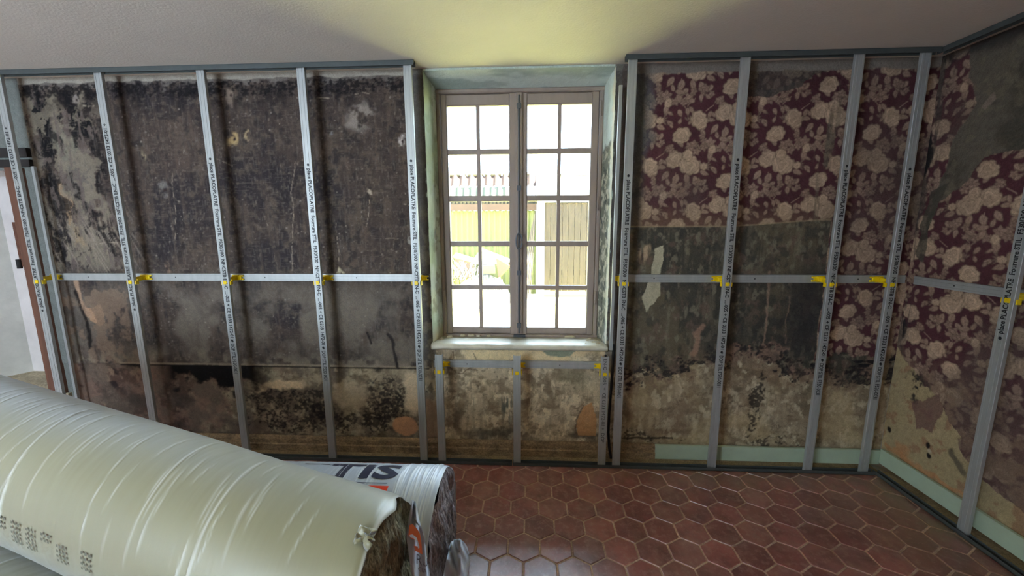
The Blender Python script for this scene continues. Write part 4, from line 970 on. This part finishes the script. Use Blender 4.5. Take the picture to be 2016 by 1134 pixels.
# loose printed flap of film hanging beside the cut end
fl_l = [(812, 984), (807, 1020), (801, 1052), (804, 1090), (813, 1134), (822, 1190)]
fl_r = [(819, 990), (827, 1030), (836, 1062), (841, 1100), (847, 1134), (856, 1190)]
def loft(Lp, Rp, val, n=24, m_=8, wav=.006, seed=1):
    k = np.linspace(0, len(Lp)-1, n); i0 = np.minimum(k.astype(int), len(Lp)-2); f = (k-i0)[:, None]
    LL = np.array(Lp, float); RR = np.array(Rp, float); l = LL[i0]*(1-f)+LL[i0+1]*f; r = RR[i0]*(1-f)+RR[i0+1]*f
    P = np.zeros((n, m_, 3))
    for i in range(n):
        for j in range(m_):
            q = l[i]+(r[i]-l[i])*j/(m_-1); P[i, j] = at(q[0], q[1], 0, val+wav*math.sin(j*1.3+i*.35+seed))
    return P
P = loft(fl_l, fl_r, -.262)
fp = grid('printed_flap', P, None, FILM2, None, True, r1); fp['label'] = 'white printed film flap with orange emblem'; md = fp.modifiers.new('thickness', 'SOLIDIFY'); md.thickness = .002
def flap_patch(poly, m, name, val=-.2525):
    b = MB(); b.add([at(u, v, 0, val) for u, v in poly], [tuple(range(len(poly)))]); return b.build(name, m, fp)
flap_patch([(806, 1034), (812, 1031), (822, 1042), (827, 1052), (830, 1072), (832, 1092), (817, 1084), (815, 1074), (823, 1076), (819, 1064), (809, 1060), (804, 1054)], ORG, 'orange_emblem')
flap_patch([(806, 1053), (812, 1052), (820, 1058), (823, 1066), (826, 1078), (823, 1080), (820, 1068), (815, 1060), (808, 1058)], WHT, 'emblem_curve', -.2505)
flap_patch([(813, 1016), (823, 1030), (825, 1036), (813, 1024)], INKG, 'printed_line', -.2525)
def flap_text(s_, c0, c1, hgt):
    v_, f_ = font_mesh(s_, 1., 1.); b = MB()
    p0 = at(*c0, 0, -.2525); p1 = at(*c1, 0, -.2525); p2 = at(c0[0], c0[1]-hgt, 0, -.2525)
    b.add([p0+(p1-p0)*q[0]+(p2-p0)*q[1] for q in v_], f_); b.build('printed_text', INK2, fp)
flap_text('RU', (820, 1110), (842, 1117), 20); flap_text('CIA', (823, 1124), (840, 1129), 9)
# folded over scrap of film on the front edge of the end
ts_, hs_ = on_roll(A, 716, 1056, np.linspace(-1.6, .2, 60))
P = np.zeros((9, 9, 3))
for i in range(9):
    for j in range(9):
        P[i, j] = A.p(ts_+.02-(.045+.01*math.sin(i*1.7))*j/8, hs_+.09-(.17+.03*math.sin(j*1.3))*i/8-.03*j/8, .008+.01*math.sin(i*1.1)*math.sin(j*.9)+.014*(j/8)**2)
o = grid('film_scrap', P, None, FILM, None, True, r1); o.modifiers.new('thickness', 'SOLIDIFY').thickness = .0015

r2 = empty('insulation_roll', (0, 0, 0)); tag(r2, 'film-wrapped roll with large dark lettering, on the floor behind the top roll', 'insulation roll', 'rolls of mineral wool')
Bq = Roll(-.285, -.92, .274, .27, 1.0, 0, 0)
rid = [(rg.uniform(.02, .17), rg.uniform(-1.3, -.1), rg.uniform(.2, .9), rg.uniform(-.02, .02), .0024, rg.uniform(.001, .003)) for k in range(46)]
rid += [(rg.uniform(.14, .5), rg.uniform(-.6, .1), rg.uniform(.3, .8), rg.uniform(-.03, .03), .002, .0014) for k in range(22)]
lipB = lambda th: .0+.016*(fbm(th*.25+1, th*0, .08, 1, 46, 4)-.45)
Bq.wrap('film_wrap', FILM2, r2, 231, rid, nt=420, lip=lipB, coarse=.002)
Bq.end('wool_end', WOOL2, r2, .0, 235, 1, .018, .975, .03); Bq.end('wool_end', WOOL2, r2, .99, 236, -1)
v_, f_ = font_mesh('TIS', .113, .30, .035)
bm = bmesh.new(); vv = [bm.verts.new((q[0], q[1], 0)) for q in v_]
for f in f_:
    try: bm.faces.new([vv[i] for i in f])
    except ValueError: pass
for k in range(1, 12):
    geo = bm.verts[:]+bm.edges[:]+bm.faces[:]
    bmesh.ops.bisect_plane(bm, geom=geo, plane_co=(0, k*.0095, 0), plane_no=(0, 1, 0))
bm.verts.ensure_lookup_table(); bm.verts.index_update()
vs = [Bq.p(.475-q.co.x, math.radians(-4)+q.co.y/.27, .004) for q in bm.verts]
b = MB(); b.add(vs, [tuple(q.index for q in f.verts) for f in bm.faces]); bm.free(); b.build('printed_lettering', INK2, r2)
decal(Bq, 'printed_line', [(.2, .33, math.radians(-8.6), math.radians(-8.0)), (.49, .60, math.radians(17), math.radians(19))], INK2, r2)
decal(Bq, 'red_printed_block', [(.19, .285, math.radians(-17), math.radians(-11))], RED, r2)
# loose loop of film at the foot of its right end
cols = [[(868, 1160), (878, 1105), (888, 1068)], [(886, 1160), (892, 1102), (895, 1062)], [(904, 1160), (904, 1100), (904, 1061)], [(916, 1160), (916, 1100), (912, 1066)], [(924, 1160), (925, 1100), (919, 1076)]]
xv = [-.235, -.22, -.195, -.2, -.215]; n = 24; P = np.zeros((n, 17, 3))
for i in range(n):
    for j in range(17):
        a = min(j//4, 3); f = (j-4*a)/4; kk = i/(n-1)*2; c = min(int(kk), 1); g_2 = kk-c
        q = [np.array(cols[w][c])*(1-g_2)+np.array(cols[w][c+1])*g_2 for w in (a, a+1)]
        u, v = q[0]*(1-f)+q[1]*f; P[i, j] = at(u, v, 0, xv[a]*(1-f)+xv[a+1]*f+.003*math.sin(i*.6+j))
o = grid('loose_film', P, None, FILM2, None, True, r2); o.modifiers.new('thickness', 'SOLIDIFY').thickness = .002

r3 = empty('insulation_roll', (0, 0, 0)); tag(r3, 'film-wrapped roll in the near left corner of the floor, in front of the top roll', 'insulation roll', 'rolls of mineral wool')
Cq = Roll(-.55, -1.735, .272, .268, 2.3, .30, 0)
Cq.wrap('film_wrap', FILM, r3, 251, [(rg.uniform(.2, 2), -1.2, rg.uniform(0, .6), .02, .004, .003) for k in range(10)])
Cq.end('wool_end', WOOL, r3, .012, 255); Cq.end('wool_end', WOOL, r3, 2.29, 256, -1)

# ------------------------------------------------------------------ outside
mg = mat('pale_dry_ground', rgba(222, 214, 138), .95, var=.12, vscale=2, bump=(.4, 20, .02))
b = MB(); b.box(-25, 25, .55, 40, -.3, -.12); struct(b.build('ground', mg), 'sunlit pale yard outside the window')
def corr(name, x0, x1, zf, m, parent, pitch=.11, amp=.018):
    """corrugated sheet: zf maps k in 0..1 to (y, z)"""
    n = int((x1-x0)/pitch*8); b = MB(); vs = []; fs = []
    (ya, za), (yb, zb) = zf
    L_ = math.hypot(yb-ya, zb-za); ny, nz = -(zb-za)/L_, (yb-ya)/L_
    for i in range(n+1):
        x = x0+(x1-x0)*i/n; w = amp*math.sin((x-x0)/pitch*2*math.pi)
        for (y, z) in ((ya, za), (yb, zb)): vs += [(x, y+ny*w, z+nz*w), (x, y+ny*(w+.004), z+nz*(w+.004))]
    for i in range(n): a = i*4; c = a+4; fs += [(a, c, c+2, a+2), (a+1, a+3, c+3, c+1)]
    b.add(vs, fs); return b.build(name, m, parent, smooth=True)
Y7 = 7.
sh = empty('shed', (0, 0, 0)); tag(sh, 'open-fronted green corrugated shed seen through the left half of the window', 'shed')
corr('cladding', -4.2, .19, ((Y7, -.1), (Y7, 1.88)), mat('green_corrugated', rgba(76, 82, 52), .7, var=.15, vscale=3), sh, .13, .02)
b = MB()
for k in range(6): b.box(.0+k*.03, .012+k*.03, Y7-.1, Y7-.07, 2.16, 2.42)
b.build('grille', mat('dark_slats', rgba(30, 28, 26), .8), sh)
b = MB(); b.box(-4.2, .2, Y7-.12, Y7-.02, 1.88, 2.03); b.build('beam', mat('brown_beam', rgba(48, 32, 26), .8, var=.3, vscale=8), sh)
b = MB()
for k in range(50): x = -4.15+k*.088; b.box(x, x+.045, Y7-.06, Y7-.02, 2.03, 2.14)
b.build('slat_vent', mat('ochre_slats', rgba(52, 46, 22), .8, var=.3), sh)
b = MB(); b.box(-4.2, .2, Y7, Y7+.02, 2.0, 2.2); b.build('back_board', mat('grey_board', rgba(70, 70, 58), .8), sh)
corr('lower_roof', -4.4, -.02, ((6.98, 2.19), (7.06, 2.43)), mat('grey_green_sheet', rgba(44, 49, 41), .6, var=.1), sh, .16, .02)
corr('tile_roof', -4.4, .19, ((7.08, 2.46), (7.24, 2.72)), mat('pink_roof_tile', rgba(52, 36, 29), .8, var=.2, vscale=10), sh, .2, .035)
b = MB()
for k in range(32): b.cyl((-4.4+k*.14, 7.27, 2.74), (-4.4+k*.14+.11, 7.27, 2.74), .05, 10)
b.build('ridge_tiles', mat('grey_ridge_tile', rgba(56, 52, 42), .8, var=.2), sh)
bn = empty('barn', (0, 0, 0)); tag(bn, 'white rendered outbuilding with a weathered plank door, seen through the right half of the window', 'outbuilding')
mw = mat('white_render', rgba(236, 232, 222), .9, var=.05, bump=(.2, 20, .01)); YB = 6.6  # the render's own white, lightly mottled
b = MB(); b.box(.215, .37, YB, YB+.3, -.12, 2.6).box(1.6, 5, YB, YB+.3, -.12, 2.6).box(.37, 1.6, YB, YB+.3, 2.04, 2.6).box(.215, 5, YB+.3, YB+3, -.12, 2.55); b.build('rendered_wall', mw, bn)
b = MB(); b.box(.215, 5.2, YB-.12, YB+3.1, 2.6, 2.65); b.build('eaves_board', mat('grey_eaves', rgba(76, 74, 62), .8), bn)
mpk = mat('weathered_planks', rgba(38, 31, 30), .85, var=.45, vscale=10, stretch=(3, 1, .25), bump=(.4, 30, .01))
for k in range(9):
    b = MB(); x = .38+k*.135; b.box(x, x+.128, YB+.05, YB+.08, .02+.03*rg.random(), 2.03); b.build('door_plank', mpk, bn)
b = MB(); b.box(.38, 1.59, YB+.08, YB+.1, 1.6, 1.72).box(.38, 1.59, YB+.08, YB+.1, .4, .52); b.build('door_brace', mpk, bn)
# leaning poles
mp_ = mat('weathered_pole', rgba(84, 74, 66), .85, var=.3)
for k in range(7):
    b = MB(); x = -.16+k*.035; b.tube([(x, 6.2+.03*k, -.12), (.05+.021*k, 6.8, 1.35+.09*k)], .012, 8)
    tag(b.build('leaning_pole', mp_ if k % 2 else mat('dark_pole', rgba(44, 40, 36), .85)), ['leftmost dark pole leaning at the shed outside','leftmost pale pole leaning at the shed outside','second dark pole leaning outside','second pale pole leaning outside','third dark pole leaning outside','pale pole leaning outside, next to the white wall','dark pole leaning outside, nearest the white wall'][k], 'pole', 'poles leaning outside')
# scrap heap
nm = 40; gu = np.linspace(-1, 1, nm); U_, V_ = np.meshgrid(gu, gu, indexing='ij'); rr2 = np.clip(1-(U_**2+V_**2), 0, 1)
hx0 = at(884, 540, 1, 6.)[0]; hx1 = at(1008, 540, 1, 6.)[0]
Pm = np.stack([(hx0+hx1)/2+(hx1-hx0)/2*U_, 6.05+.75*V_, -.13+rr2**.6*.62*(.75+.5*fbm(U_, V_, .5, .5, 610, 4))], -1)
tag(grid('rubble_mound', Pm, None, mat('pale_rubble_earth', rgba(130, 128, 118), .95, var=.4, vscale=12, bump=(1, 15, .04)), None), 'pale mound of rubble and earth under the scrap outside', 'rubble mound', None, 'stuff')
Yh = 6.
def pt(u, v, y=Yh): return at(u, v, 1, y)
def slab(name, px, y0, y1, th, m, lab, cat):
    ys_ = np.linspace(0, 1, len(px)); b = MB(); f = [at(u, v, 1, y) for (u, v), y in zip(px, (y0, y1, y1, y0))]
    n_ = np.cross(f[1]-f[0], f[3]-f[0]); n_ /= np.linalg.norm(n_)
    vs = [q for q in f]+[q+n_*th for q in f]
    b.add(vs, [(3, 2, 1, 0), (4, 5, 6, 7)]+[(i, (i+1) % 4, 4+(i+1) % 4, 4+i) for i in range(4)])
    return tag(b.build(name, m), lab, cat)
slab('scrap_sheet', [(925, 520), (948, 488), (1010, 512), (990, 520)], 5.9, 6.5, .03, mat('grey_sheet', rgba(62, 62, 56), .6), 'grey sheet tilted on the scrap heap outside, behind the orange piece', 'sheet')
slab('scrap_beam', [(890, 506), (898, 497), (948, 512), (944, 521)], 6.0, 6.05, .06, mat('pale_beam', rgba(78, 74, 62), .8), 'pale beam sloping down over the scrap heap outside', 'beam')
slab('orange_scrap', [(982, 546), (976, 508), (990, 507), (1004, 524)], 5.6, 5.8, .04, mat('orange_scrap', rgba(96, 36, 8), .6), 'bright orange piece of scrap at the right of the heap outside', 'scrap')
slab('scrap_board', [(896, 548), (898, 508), (932, 516), (934, 548)], 6.86, 6.88, .05, mat('dark_board', rgba(56, 44, 40), .8), 'dark board standing behind the twigs outside', 'board')
slab('low_sheet', [(948, 540), (945, 524), (974, 522), (975, 538)], 5.9, 5.8, .04, mat('white_panel', rgba(74, 78, 82), .6), 'low pale panel below the tilted grey sheet outside', 'panel')
b = MB()
for k in range(60):
    u0 = rg.uniform(888, 938); v0 = rg.uniform(540, 560); a = rg.uniform(-1, 1); L_ = rg.uniform(15, 38)
    y = rg.uniform(5.2, 5.7); p0 = at(u0, v0, 1, y); p0[2] = max(p0[2], -.1); p1 = at(u0+a*L_*.7, v0-L_, 1, y+.2); pm = (p0+p1)/2+np.array([.02, 0, .03])
    b.tube([p0, pm, p1], .007, 5)
tag(b.build('twig_pile', mat('pale_twigs', rgba(70, 66, 58), .85)), 'tangle of pale cut twigs on the heap outside', 'twigs', None, 'stuff')
ORD = ['first', 'second', 'third', 'fourth', 'fifth', 'sixth', 'seventh', 'eighth', 'ninth', 'tenth']
for k in range(10):
    u0 = 950+k*4.2; v0 = 534+rg.uniform(-2, 10); s2 = rg.uniform(.016, .024); q = at(u0, v0, 1, 5.15); b = MB()
    vs = [(q[0]+s2*rg.uniform(.6, 1)*math.cos(a), q[1]+s2*math.sin(a), -.12+h_) for h_, kk in ((0, 1), (s2*2+max(0, q[2]), .6)) for a in np.linspace(0, 5.2, 6)]
    b.add(vs, [tuple(range(6))[::-1], tuple(range(6, 12))]+[(i, (i+1) % 6, 6+(i+1) % 6, 6+i) for i in range(6)])
    tag(b.build('rubble_block', mat('pale_rubble', rgba(90, 90, 92), .9, var=.2)), ORD[k]+' broken pale block from the left in the row of rubble below the grey sheet', 'rubble', 'rubble blocks outside')
